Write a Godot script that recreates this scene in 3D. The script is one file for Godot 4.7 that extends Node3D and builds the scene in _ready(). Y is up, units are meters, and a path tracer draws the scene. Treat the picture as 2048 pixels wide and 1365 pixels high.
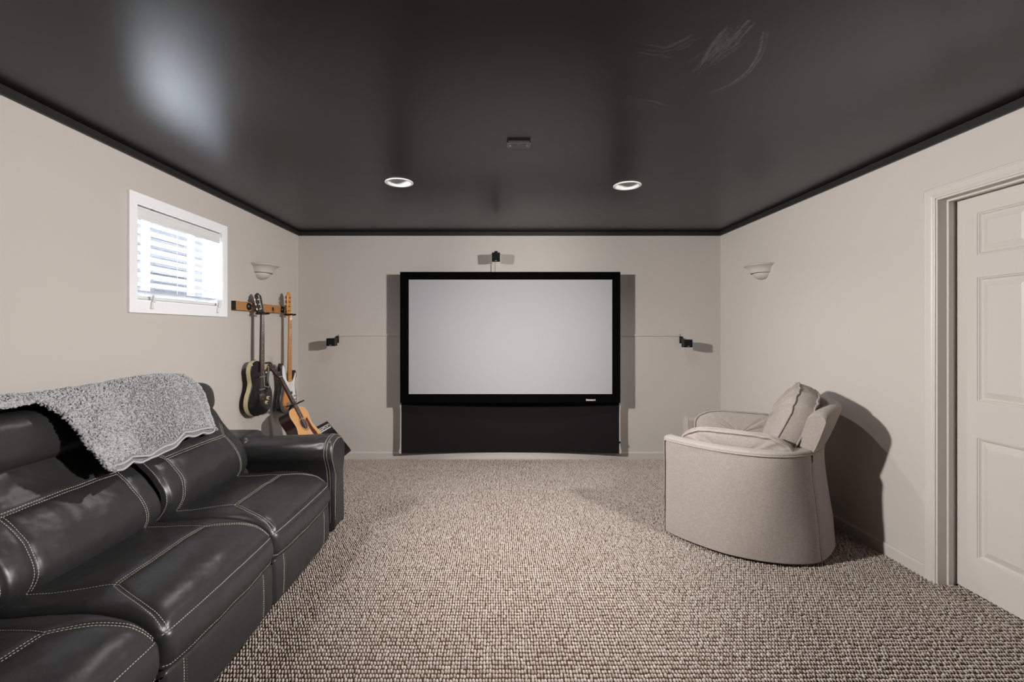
extends Node3D
# A small home cinema room: projection screen, leather sofa with a throw, swivel chair, guitars on the wall.
# Points are written as (across, height, depth): across and height in metres, depth in metres away from the camera; P() turns them into Godot's axes.

const F := 910.0            # focal length in pixels of the 2048 x 1365 frame
const VX := 996.0           # where lines that run away from the camera meet
const VY := 661.0
const EYE := 1.389          # height of the lens above the carpet
const CEIL := 2.45
const LEFT := -2.149
const RIGHT := 2.397
const BACK := 4.90
const REAR := -2.2
const T := 0.14             # thickness of the walls

var M := {}
var taken := {}


func _ready() -> void:
	setup_camera_and_light()
	make_materials()
	build_shell()
	build_window()
	build_door()
	build_lamps()
	build_screen()
	build_sofa()
	build_blanket()
	build_chair()
	build_guitars()
	build_wall_things()
	build_carpet()


func setup_camera_and_light() -> void:
	var cam := Camera3D.new()
	cam.name = "camera"
	cam.projection = Camera3D.PROJECTION_FRUSTUM
	cam.near = 0.05
	cam.far = 200.0
	cam.size = 0.05 * 1365.0 / F
	cam.frustum_offset = Vector2((1024.0 - VX) / F, -(682.5 - VY) / F) * 0.05
	add_child(cam)
	cam.position = Vector3(0, EYE, 0)
	cam.current = true
	var env := Environment.new()
	env.tonemap_mode = Environment.TONE_MAPPER_LINEAR
	env.tonemap_exposure = 1.25
	env.background_mode = Environment.BG_SKY
	env.sdfgi_enabled = true
	env.ssao_enabled = true
	env.ssil_enabled = true
	var sm := ProceduralSkyMaterial.new()
	sm.sky_top_color = Color(0.80, 0.88, 1.0)
	sm.sky_horizon_color = Color(0.93, 0.96, 1.0)
	sm.ground_horizon_color = Color(0.80, 0.82, 0.84)
	sm.ground_bottom_color = Color(0.62, 0.63, 0.63)
	sm.sky_energy_multiplier = 3.0
	sm.ground_energy_multiplier = 2.6
	# a high sun behind this side of the house: it lights the paving outside the window and never shines in
	var sun := DirectionalLight3D.new()
	sun.name = "sun"
	sun.light_energy = 12.0
	sun.light_color = Color(1.0, 0.98, 0.95)
	sun.light_angular_distance = 0.53
	sun.sky_mode = DirectionalLight3D.SKY_MODE_LIGHT_ONLY
	sun.shadow_enabled = true
	add_child(sun)
	sun.rotation_degrees = Vector3(-58, 75, 0)
	var sky := Sky.new()
	sky.sky_material = sm
	env.sky = sky
	var we := WorldEnvironment.new()
	we.name = "environment"
	we.environment = env
	add_child(we)


# ---------------------------------------------------------------- helpers

func P(x: float, h: float, d: float) -> Vector3:
	return Vector3(x, h, -d)


func numbered(called: String) -> String:
	var n: int = taken.get(called, 0)
	taken[called] = n + 1
	return called if n == 0 else "%s_%03d" % [called, n]


func tag(o: Node, label: String, category: String, group := "") -> void:
	o.set_meta("label", label)
	o.set_meta("category", category)
	if group != "":
		o.set_meta("group", group)


func thing(called: String, at: Vector3, label: String, category: String, group := "", turn := Basis()) -> Node3D:
	var o := Node3D.new()
	o.name = numbered(called)
	add_child(o)
	o.transform = Transform3D(turn, at)
	tag(o, label, category, group)
	return o


func part(called: String, mb: Mb, m: Material, parent: Node, at := Vector3.ZERO, turn := Basis()) -> MeshInstance3D:
	var o := MeshInstance3D.new()
	o.name = called
	o.mesh = mb.commit()
	o.material_override = m
	parent.add_child(o, true)
	o.transform = Transform3D(turn, at)
	return o


func reuse(called: String, mesh: Mesh, m: Material, parent: Node, xf: Transform3D) -> MeshInstance3D:
	var o := MeshInstance3D.new()
	o.name = called
	o.mesh = mesh
	o.material_override = m
	parent.add_child(o, true)
	o.transform = xf
	return o


func struct(called: String, mb: Mb, m: Material) -> MeshInstance3D:
	var o := part(called, mb, m, self)
	o.set_meta("kind", "structure")
	return o


func mat(color: Color, rough := 0.6, spec := 0.5, metal := 0.0) -> StandardMaterial3D:
	var m := StandardMaterial3D.new()
	m.albedo_color = color
	m.roughness = rough
	m.metallic = metal
	m.metallic_specular = spec
	return m


func tri(m: StandardMaterial3D, scale: float, world := true) -> void:
	m.uv1_triplanar = true
	m.uv1_world_triplanar = world
	m.uv1_scale = Vector3.ONE * scale


func noise_image(size: int, freq: float, kind: int, octaves: int, s: int) -> Image:
	var n := FastNoiseLite.new()
	n.noise_type = kind
	n.frequency = freq
	n.fractal_octaves = octaves
	n.seed = s
	if kind == FastNoiseLite.TYPE_CELLULAR:
		n.cellular_return_type = FastNoiseLite.RETURN_DISTANCE2_SUB
		n.fractal_type = FastNoiseLite.FRACTAL_NONE
	return n.get_seamless_image(size, size)


func tex(im: Image) -> ImageTexture:
	return ImageTexture.create_from_image(im)


func smooth_line(pts: Array, steps: int) -> Array:
	# Catmull-Rom through points of any vector type
	var out := []
	for i in pts.size() - 1:
		var a = pts[maxi(i - 1, 0)]
		var b = pts[i]
		var c = pts[i + 1]
		var d = pts[mini(i + 2, pts.size() - 1)]
		for k in steps:
			var t := float(k) / steps
			out.append(0.5 * (2.0 * b + (c - a) * t + (2.0 * a - 5.0 * b + 4.0 * c - d) * t * t + (3.0 * b - a - 3.0 * c + d) * t * t * t))
	out.append(pts[pts.size() - 1])
	return out


func smooth_loop(pts: Array, steps: int) -> PackedVector2Array:
	var out := PackedVector2Array()
	var n := pts.size()
	for i in n:
		var a: Vector2 = pts[(i + n - 1) % n]
		var b: Vector2 = pts[i]
		var c: Vector2 = pts[(i + 1) % n]
		var d: Vector2 = pts[(i + 2) % n]
		for k in steps:
			var t := float(k) / steps
			out.append(0.5 * (2.0 * b + (c - a) * t + (2.0 * a - 5.0 * b + 4.0 * c - d) * t * t + (3.0 * b - a - 3.0 * c + d) * t * t * t))
	return out


class Mb:
	# Collects shapes and commits them as one mesh. Vertices given no normal get one from their faces.
	var v := PackedVector3Array()
	var n := PackedVector3Array()
	var ix := PackedInt32Array()
	var uv := PackedVector2Array()
	var col := PackedColorArray()

	func add(p: Vector3, nn := Vector3.ZERO) -> int:
		v.append(p)
		n.append(nn)
		return v.size() - 1

	func t3(a: int, b: int, c: int) -> void:
		ix.append(a)
		ix.append(b)
		ix.append(c)

	func q(a: int, b: int, c: int, d: int) -> void:
		t3(a, b, c)
		t3(a, c, d)

	func quad(a: Vector3, b: Vector3, c: Vector3, d: Vector3) -> void:
		q(add(a), add(b), add(c), add(d))

	func grid(nu: int, nv: int, f: Callable, wu := false, wv := false) -> int:
		var s := v.size()
		var cu := nu if wu else nu + 1
		var cv := nv if wv else nv + 1
		for i in cu:
			for j in cv:
				add(f.call(float(i) / nu, float(j) / nv))
		for i in nu:
			for j in nv:
				var i2 := (i + 1) % cu
				var j2 := (j + 1) % cv
				q(s + i * cv + j, s + i * cv + j2, s + i2 * cv + j2, s + i2 * cv + j)
		return s

	func steps(h: float, r: float, seg: int) -> Array:
		var o := []
		if r <= 0.0:
			return [-h, h]
		for k in seg + 1:
			o.append(-h + r - r * tan(PI / 4 * (1.0 - float(k) / seg)))
		for k in seg + 1:
			o.append(h - r + r * tan(PI / 4 * float(k) / seg))
		return o

	func box(c: Vector3, size: Vector3, r := 0.0, seg := 2, b := Basis()) -> void:
		var h := size / 2
		r = minf(r, minf(h.x, minf(h.y, h.z)) * 0.999)
		for ax in 3:
			var a1 := (ax + 1) % 3
			var a2 := (ax + 2) % 3
			var s1 := steps(h[a1], r, seg)
			var s2 := steps(h[a2], r, seg)
			for sg in [-1.0, 1.0]:
				var s := v.size()
				for x in s1:
					for y in s2:
						var p := Vector3.ZERO
						p[ax] = h[ax] * sg
						p[a1] = x
						p[a2] = y
						var nn := Vector3.ZERO
						nn[ax] = sg
						if r > 0.0:
							var inner := Vector3(clampf(p.x, -h.x + r, h.x - r), clampf(p.y, -h.y + r, h.y - r), clampf(p.z, -h.z + r, h.z - r))
							nn = (p - inner).normalized()
							p = inner + nn * r
						add(c + b * p, b * nn)
				var m2 := s2.size()
				for i in s1.size() - 1:
					for j in m2 - 1:
						if sg < 0.0:
							q(s + i * m2 + j, s + (i + 1) * m2 + j, s + (i + 1) * m2 + j + 1, s + i * m2 + j + 1)
						else:
							q(s + i * m2 + j, s + i * m2 + j + 1, s + (i + 1) * m2 + j + 1, s + (i + 1) * m2 + j)

	func span(x0: float, x1: float, y0: float, y1: float, d0: float, d1: float, r := 0.0, seg := 2) -> void:
		# a box between two corners given as across, height and depth
		box(Vector3((x0 + x1) / 2, (y0 + y1) / 2, -(d0 + d1) / 2), Vector3(absf(x1 - x0), absf(y1 - y0), absf(d1 - d0)), r, seg)

	func tube(pts: Array, rad, sides := 8, cap := true, loop := false, flat := 1.0) -> void:
		var m := pts.size()
		var up := Vector3.ZERO
		var s := v.size()
		for i in m:
			var a: Vector3 = pts[(i + m - 1) % m] if loop else pts[maxi(i - 1, 0)]
			var b: Vector3 = pts[(i + 1) % m] if loop else pts[mini(i + 1, m - 1)]
			var tg := (b - a).normalized()
			if up == Vector3.ZERO:
				up = (Vector3.UP if absf(tg.y) < 0.9 else Vector3.RIGHT)
			up = (up - tg * up.dot(tg)).normalized()
			var side := tg.cross(up)
			var r: float = rad[i] if rad is Array or rad is PackedFloat32Array else rad
			for k in sides:
				var an := TAU * k / sides
				var dd := side * cos(an) + up * sin(an) * flat
				add(pts[i] + dd * r, (side * cos(an) * flat + up * sin(an)).normalized())
		for i in (m if loop else m - 1):
			var i2 := (i + 1) % m
			for k in sides:
				var k2 := (k + 1) % sides
				q(s + i * sides + k, s + i * sides + k2, s + i2 * sides + k2, s + i2 * sides + k)
		if cap and not loop:
			for e in [0, m - 1]:
				var cc := add(pts[e])
				var ring := []
				for k in sides:
					ring.append(add(v[s + e * sides + k]))
				for k in sides:
					if e == 0:
						t3(cc, ring[(k + 1) % sides], ring[k])
					else:
						t3(cc, ring[k], ring[(k + 1) % sides])

	func lathe(prof: Array, seg: int, xf := Transform3D(), a0 := 0.0, a1 := TAU) -> void:
		# prof: radius and height; turned about the y axis of xf
		var s := v.size()
		var full := absf(a1 - a0 - TAU) < 0.001
		var cnt := seg if full else seg + 1
		var m := prof.size()
		for i in cnt:
			var a := lerpf(a0, a1, float(i) / seg)
			for p in prof:
				add(xf * Vector3(p.x * cos(a), p.y, p.x * sin(a)))
		for i in seg:
			var i2 := (i + 1) % cnt
			for j in m - 1:
				q(s + i * m + j, s + i * m + j + 1, s + i2 * m + j + 1, s + i2 * m + j)

	func prism(poly: PackedVector2Array, z0: float, z1: float, xf := Transform3D(), bev := 0.0, sharp := false) -> void:
		# an outline in x and y, from z0 to z1
		if Geometry2D.is_polygon_clockwise(poly):
			poly = poly.duplicate()
			poly.reverse()
		var m := poly.size()
		var inset := PackedVector2Array()
		for i in m:
			var e1 := (poly[i] - poly[(i + m - 1) % m]).normalized()
			var e2 := (poly[(i + 1) % m] - poly[i]).normalized()
			var nn := Vector2(-e1.y - e2.y, e1.x + e2.x).normalized()
			inset.append(poly[i] + nn * bev)
		var tris := Geometry2D.triangulate_polygon(poly)
		for e in 2:
			var z := z0 if e == 0 else z1
			var s := v.size()
			for p in inset:
				add(xf * Vector3(p.x, p.y, z))
			for k in range(0, tris.size(), 3):
				if e == 0:
					t3(s + tris[k], s + tris[k + 1], s + tris[k + 2])
				else:
					t3(s + tris[k], s + tris[k + 2], s + tris[k + 1])
		var rings := []
		if bev > 0.0:
			var sg := signf(z1 - z0)
			rings = [[inset, z0], [poly, z0 + sg * bev], [poly, z1 - sg * bev], [inset, z1]]
		else:
			rings = [[poly, z0], [poly, z1]]
		for k in rings.size() - 1:
			var r0: PackedVector2Array = rings[k][0]
			var r1: PackedVector2Array = rings[k + 1][0]
			if sharp:
				for i in m:
					var j := (i + 1) % m
					quad(xf * Vector3(r0[i].x, r0[i].y, rings[k][1]), xf * Vector3(r1[i].x, r1[i].y, rings[k + 1][1]), xf * Vector3(r1[j].x, r1[j].y, rings[k + 1][1]), xf * Vector3(r0[j].x, r0[j].y, rings[k][1]))
				continue
			var s := v.size()
			for i in m:
				add(xf * Vector3(r0[i].x, r0[i].y, rings[k][1]))
				add(xf * Vector3(r1[i].x, r1[i].y, rings[k + 1][1]))
			for i in m:
				var j := (i + 1) % m
				q(s + i * 2, s + i * 2 + 1, s + j * 2 + 1, s + j * 2)

	func stitch(pts: Array, nrm: Array, dash := 0.0065, gap := 0.0035, w := 0.0011) -> void:
		# thread in dashes that run along a line on a surface
		var total := 0.0
		var at := [0.0]
		for i in pts.size() - 1:
			total += pts[i].distance_to(pts[i + 1])
			at.append(total)
		var x := 0.0
		var k := 0
		while x + dash < total:
			var e := []
			for y in [x, x + dash * 0.5, x + dash]:
				while k < pts.size() - 2 and at[k + 1] < y:
					k += 1
				while k > 0 and at[k] > y:
					k -= 1
				var f: float = (y - at[k]) / maxf(at[k + 1] - at[k], 1e-6)
				e.append([pts[k].lerp(pts[k + 1], f), nrm[k].lerp(nrm[k + 1], f).normalized()])
			var tg: Vector3 = (e[2][0] - e[0][0]).normalized()
			var s := v.size()
			for z in 3:
				var nn: Vector3 = e[z][1]
				var sd := tg.cross(nn).normalized()
				var lift := w * (1.1 if z == 1 else 0.1)
				add(e[z][0] - sd * w - nn * w * 0.3)
				add(e[z][0] + nn * lift)
				add(e[z][0] + sd * w - nn * w * 0.3)
			for z in 2:
				q(s + z * 3, s + z * 3 + 1, s + z * 3 + 4, s + z * 3 + 3)
				q(s + z * 3 + 1, s + z * 3 + 2, s + z * 3 + 5, s + z * 3 + 4)
			x += dash + gap

	func commit() -> ArrayMesh:
		var acc := PackedVector3Array()
		acc.resize(v.size())
		for k in range(0, ix.size(), 3):
			var a := v[ix[k]]
			var f := (v[ix[k + 2]] - a).cross(v[ix[k + 1]] - a)
			acc[ix[k]] += f
			acc[ix[k + 1]] += f
			acc[ix[k + 2]] += f
		for i in v.size():
			if n[i] == Vector3.ZERO:
				n[i] = acc[i].normalized() if acc[i].length_squared() > 0.0 else Vector3.UP
		var arr := []
		arr.resize(Mesh.ARRAY_MAX)
		arr[Mesh.ARRAY_VERTEX] = v
		arr[Mesh.ARRAY_NORMAL] = n
		arr[Mesh.ARRAY_INDEX] = ix
		if uv.size() == v.size():
			arr[Mesh.ARRAY_TEX_UV] = uv
		if col.size() == v.size():
			arr[Mesh.ARRAY_COLOR] = col
		var m := ArrayMesh.new()
		m.add_surface_from_arrays(Mesh.PRIMITIVE_TRIANGLES, arr)
		return m


# ---------------------------------------------------------------- materials

func make_materials() -> void:
	var peel := noise_image(512, 0.06, FastNoiseLite.TYPE_SIMPLEX, 3, 3)
	peel.bump_map_to_normal_map(2.0)
	var peel_t := tex(peel)
	M.wall = mat(Color(0.755, 0.728, 0.707), 0.55, 0.4)
	M.wall.normal_enabled = true
	M.wall.normal_texture = peel_t
	M.wall.normal_scale = 0.12
	tri(M.wall, 4.0)
	M.trim = mat(Color(0.775, 0.748, 0.728), 0.42, 0.45)
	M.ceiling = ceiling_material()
	M.crown = mat(Color(0.135, 0.135, 0.138), 0.45, 0.5)
	M.white = mat(Color(0.95, 0.95, 0.96), 0.4, 0.45)
	M.slat = mat(Color(0.88, 0.88, 0.88), 0.45, 0.45)
	M.slat.backlight_enabled = true
	M.slat.backlight = Color(0.12, 0.12, 0.12)
	M.vinyl = mat(Color(0.88, 0.88, 0.88), 0.4, 0.45)
	M.glass = mat(Color(0.9, 0.95, 1.0, 0.01), 0.02, 0.5)
	M.glass.transparency = BaseMaterial3D.TRANSPARENCY_ALPHA
	M.cord = mat(Color(0.86, 0.86, 0.85), 0.8, 0.3)
	M.black_metal = mat(Color(0.05, 0.05, 0.052), 0.45, 0.5)
	M.black_plastic = mat(Color(0.10, 0.085, 0.075), 0.55, 0.4)
	M.velvet = mat(Color(0.03, 0.03, 0.031), 1.0, 0.1)
	M.screen = mat(Color(0.645, 0.65, 0.66), 0.85, 0.2)
	M.chrome = mat(Color(0.78, 0.78, 0.78), 0.22, 0.5, 1.0)
	M.dark_brown = mat(Color(0.10, 0.05, 0.035), 0.25, 0.5)


func ceiling_at(px: float, py: float) -> Vector2:
	# where a sight line through that pixel meets the ceiling: across and depth
	var d := F * (CEIL - EYE) / (VY - py)
	return Vector2((px - VX) * d / F, d)


func ceiling_material() -> StandardMaterial3D:
	# black paint; in a few places chalky dust was wiped about on it and left fine bristle streaks
	var w := 1024
	var h := 1024
	var dust := PackedFloat32Array()
	dust.resize(w * h)
	var grain := FastNoiseLite.new()
	grain.seed = 11
	grain.frequency = 0.02
	grain.fractal_octaves = 4
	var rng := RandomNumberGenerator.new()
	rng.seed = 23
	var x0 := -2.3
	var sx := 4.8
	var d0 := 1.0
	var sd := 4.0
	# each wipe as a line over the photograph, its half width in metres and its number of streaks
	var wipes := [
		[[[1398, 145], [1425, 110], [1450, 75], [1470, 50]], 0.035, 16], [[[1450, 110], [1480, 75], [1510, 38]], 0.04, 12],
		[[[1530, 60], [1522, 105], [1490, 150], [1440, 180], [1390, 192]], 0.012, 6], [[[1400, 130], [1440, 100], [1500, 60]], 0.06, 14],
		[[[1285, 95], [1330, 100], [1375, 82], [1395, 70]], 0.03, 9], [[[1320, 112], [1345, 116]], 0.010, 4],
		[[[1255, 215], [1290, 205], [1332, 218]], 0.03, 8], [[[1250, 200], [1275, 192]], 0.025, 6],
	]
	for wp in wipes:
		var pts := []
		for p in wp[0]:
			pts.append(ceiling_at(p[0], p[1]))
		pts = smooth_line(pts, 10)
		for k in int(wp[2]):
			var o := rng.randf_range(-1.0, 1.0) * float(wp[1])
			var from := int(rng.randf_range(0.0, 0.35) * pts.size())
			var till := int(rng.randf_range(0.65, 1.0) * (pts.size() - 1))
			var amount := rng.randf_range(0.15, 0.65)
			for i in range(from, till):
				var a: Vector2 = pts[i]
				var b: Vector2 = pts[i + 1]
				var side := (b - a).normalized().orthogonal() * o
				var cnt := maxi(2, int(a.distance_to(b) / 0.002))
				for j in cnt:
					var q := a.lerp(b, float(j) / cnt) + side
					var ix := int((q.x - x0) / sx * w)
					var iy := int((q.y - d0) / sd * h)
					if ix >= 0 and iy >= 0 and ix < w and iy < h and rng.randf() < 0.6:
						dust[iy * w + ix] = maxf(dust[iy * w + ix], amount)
	var im := Image.create(w, h, false, Image.FORMAT_RGB8)
	var ro := Image.create(w, h, false, Image.FORMAT_RGB8)
	for y in h:
		for x in w:
			var s := dust[y * w + x]
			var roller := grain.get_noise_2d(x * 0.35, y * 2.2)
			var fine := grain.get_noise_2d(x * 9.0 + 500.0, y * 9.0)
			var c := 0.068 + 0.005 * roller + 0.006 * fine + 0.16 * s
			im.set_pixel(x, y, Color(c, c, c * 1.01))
			var r := 0.29 + 0.02 * roller + 0.06 * s
			ro.set_pixel(x, y, Color(r, r, r))
	var m := mat(Color.WHITE, 1.0, 0.40)
	m.albedo_texture = tex(im)
	m.roughness_texture = tex(ro)
	return m


# ---------------------------------------------------------------- the room

const WIN := [2.69, 3.535, 1.566, 2.146]       # near, far, low, high edges of the window opening
const CANS := [[-0.709, 3.264], [0.947, 3.334]]  # the two recessed cans: across, depth
const DOOR := [1.66, 2.485, 2.105]             # near, far edges and head of the door opening


func build_shell() -> void:
	var mb := Mb.new()
	mb.span(LEFT - T, RIGHT + T, -0.12, 0.0, REAR - T, BACK + T)
	M.backing = mat(Color(0.255, 0.19, 0.155), 0.95, 0.2)
	struct("floor", mb, M.backing)
	mb = Mb.new()
	# the underside is cut out round the two cans
	var xs := [LEFT - T]
	for c in CANS:
		xs.append(c[0] - 0.15)
		xs.append(c[0] + 0.15)
	xs.append(RIGHT + T)
	var mid := (CANS[0][1] + CANS[1][1]) / 2.0
	var ds := [REAR - T, mid - 0.2, mid + 0.2, BACK + T]
	for i in 5:
		for j in 3:
			var x0: float = xs[i]
			var x1: float = xs[i + 1]
			var d0: float = ds[j]
			var d1: float = ds[j + 1]
			if j == 1 and (i == 1 or i == 3):
				var can: Array = CANS[i / 2]
				var n := 48
				var s := mb.v.size()
				for k in n:
					var a := TAU * k / n
					var dv := Vector2(cos(a), sin(a))
					var tx: float = ((x1 if dv.x > 0 else x0) - can[0]) / dv.x if absf(dv.x) > 1e-6 else 1e9
					var tz: float = ((d1 if dv.y > 0 else d0) - can[1]) / dv.y if absf(dv.y) > 1e-6 else 1e9
					var e := minf(tx, tz)
					mb.add(P(can[0] + dv.x * 0.085, CEIL, can[1] + dv.y * 0.085))
					mb.add(P(can[0] + dv.x * e, CEIL, can[1] + dv.y * e))
				for k in n:
					var k2 := (k + 1) % n
					mb.q(s + k * 2, s + k * 2 + 1, s + k2 * 2 + 1, s + k2 * 2)
				for cx in [x0, x1]:
					for cd in [d0, d1]:
						var best := []
						for k in n:
							var q := mb.v[s + k * 2 + 1]
							best.append([q.distance_to(P(cx, CEIL, cd)), k])
						best.sort()
						mb.t3(mb.add(P(cx, CEIL, cd)), mb.add(mb.v[s + best[0][1] * 2 + 1]), mb.add(mb.v[s + best[1][1] * 2 + 1]))
			else:
				mb.quad(P(x0, CEIL, d0), P(x1, CEIL, d0), P(x1, CEIL, d1), P(x0, CEIL, d1))
	mb.span(LEFT - T, RIGHT + T, CEIL + 0.11, CEIL + 0.14, REAR - T, BACK + T)
	for sd in [[LEFT - T, LEFT - T + 0.02, REAR - T, BACK + T], [RIGHT + T - 0.02, RIGHT + T, REAR - T, BACK + T], [LEFT - T, RIGHT + T, REAR - T, REAR - T + 0.02], [LEFT - T, RIGHT + T, BACK + T - 0.02, BACK + T]]:
		mb.span(sd[0], sd[1], CEIL, CEIL + 0.11, sd[2], sd[3])
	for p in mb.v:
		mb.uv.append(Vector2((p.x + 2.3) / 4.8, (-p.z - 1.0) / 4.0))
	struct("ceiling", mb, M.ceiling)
	mb = Mb.new()
	mb.span(LEFT - T, RIGHT + T, 0, CEIL, BACK, BACK + T)
	struct("wall_back", mb, M.wall)
	mb = Mb.new()
	mb.span(LEFT - T, RIGHT + T, 0, CEIL, REAR - T, REAR)
	struct("wall_rear", mb, M.wall)
	mb = Mb.new()
	mb.span(LEFT - T, LEFT, 0, CEIL, REAR, WIN[0])
	mb.span(LEFT - T, LEFT, 0, CEIL, WIN[1], BACK)
	mb.span(LEFT - T, LEFT, 0, WIN[2], WIN[0], WIN[1])
	mb.span(LEFT - T, LEFT, WIN[3], CEIL, WIN[0], WIN[1])
	struct("wall_left", mb, M.wall)
	mb = Mb.new()
	mb.span(RIGHT, RIGHT + T, 0, CEIL, REAR, DOOR[0])
	mb.span(RIGHT, RIGHT + T, 0, CEIL, DOOR[1], BACK)
	mb.span(RIGHT, RIGHT + T, DOOR[2], CEIL, DOOR[0], DOOR[1])
	struct("wall_right", mb, M.wall)
	mb = Mb.new()  # closed box added unseen behind the door to stop light leaking under it
	mb.span(RIGHT + T + 0.9, RIGHT + T + 1.0, -0.12, CEIL, DOOR[0] - 0.8, DOOR[1] + 0.8)
	mb.span(RIGHT + T, RIGHT + T + 1.0, -0.12, CEIL, DOOR[0] - 0.9, DOOR[0] - 0.8)
	mb.span(RIGHT + T, RIGHT + T + 1.0, -0.12, CEIL, DOOR[1] + 0.8, DOOR[1] + 0.9)
	mb.span(RIGHT + T, RIGHT + T + 1.0, CEIL, CEIL + 0.1, DOOR[0] - 0.9, DOOR[1] + 0.9)
	mb.span(RIGHT + T, RIGHT + T + 1.0, -0.12, 0.0, DOOR[0] - 0.9, DOOR[1] + 0.9)
	struct("wall_leak_block", mb, M.wall)
	# black moulding where the walls meet the ceiling
	var b := 0.044
	var t := 0.018
	mb = Mb.new()
	mb.span(LEFT, LEFT + t, CEIL - b, CEIL, REAR, BACK, 0.004)
	struct("trim_1", mb, M.crown)
	mb = Mb.new()
	mb.span(RIGHT - t, RIGHT, CEIL - b, CEIL, REAR, BACK, 0.004)
	struct("trim_2", mb, M.crown)
	mb = Mb.new()
	mb.span(LEFT + t, RIGHT - t, CEIL - b, CEIL, BACK - t, BACK, 0.004)
	struct("trim_3", mb, M.crown)
	# skirting painted like the walls
	var bp := PackedVector2Array([Vector2(0, 0), Vector2(0.013, 0), Vector2(0.013, 0.066), Vector2(0.007, 0.077), Vector2(0, 0.079)])
	mb = Mb.new()
	mb.prism(bp, LEFT, RIGHT, Transform3D(Basis(Vector3(0, 0, 1), Vector3(0, 1, 0), Vector3(1, 0, 0)), Vector3(0, 0, -BACK)), 0.0, true)
	struct("baseboard_back", mb, M.wall)
	mb = Mb.new()
	mb.prism(bp, 0, BACK - DOOR[1] - 0.062, Transform3D(Basis(Vector3(-1, 0, 0), Vector3(0, 1, 0), Vector3(0, 0, 1)), Vector3(RIGHT, 0, -BACK)), 0.0, true)
	mb.prism(bp, 0, DOOR[0] - 0.062 - REAR, Transform3D(Basis(Vector3(-1, 0, 0), Vector3(0, 1, 0), Vector3(0, 0, 1)), Vector3(RIGHT, 0, -DOOR[0] + 0.062)), 0.0, true)
	struct("baseboard_right", mb, M.wall)
	mb = Mb.new()
	mb.prism(bp, 0, BACK - REAR, Transform3D(Basis(Vector3(1, 0, 0), Vector3(0, 1, 0), Vector3(0, 0, 1)), Vector3(LEFT, 0, -BACK)), 0.0, true)
	struct("baseboard_left", mb, M.wall)


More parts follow.
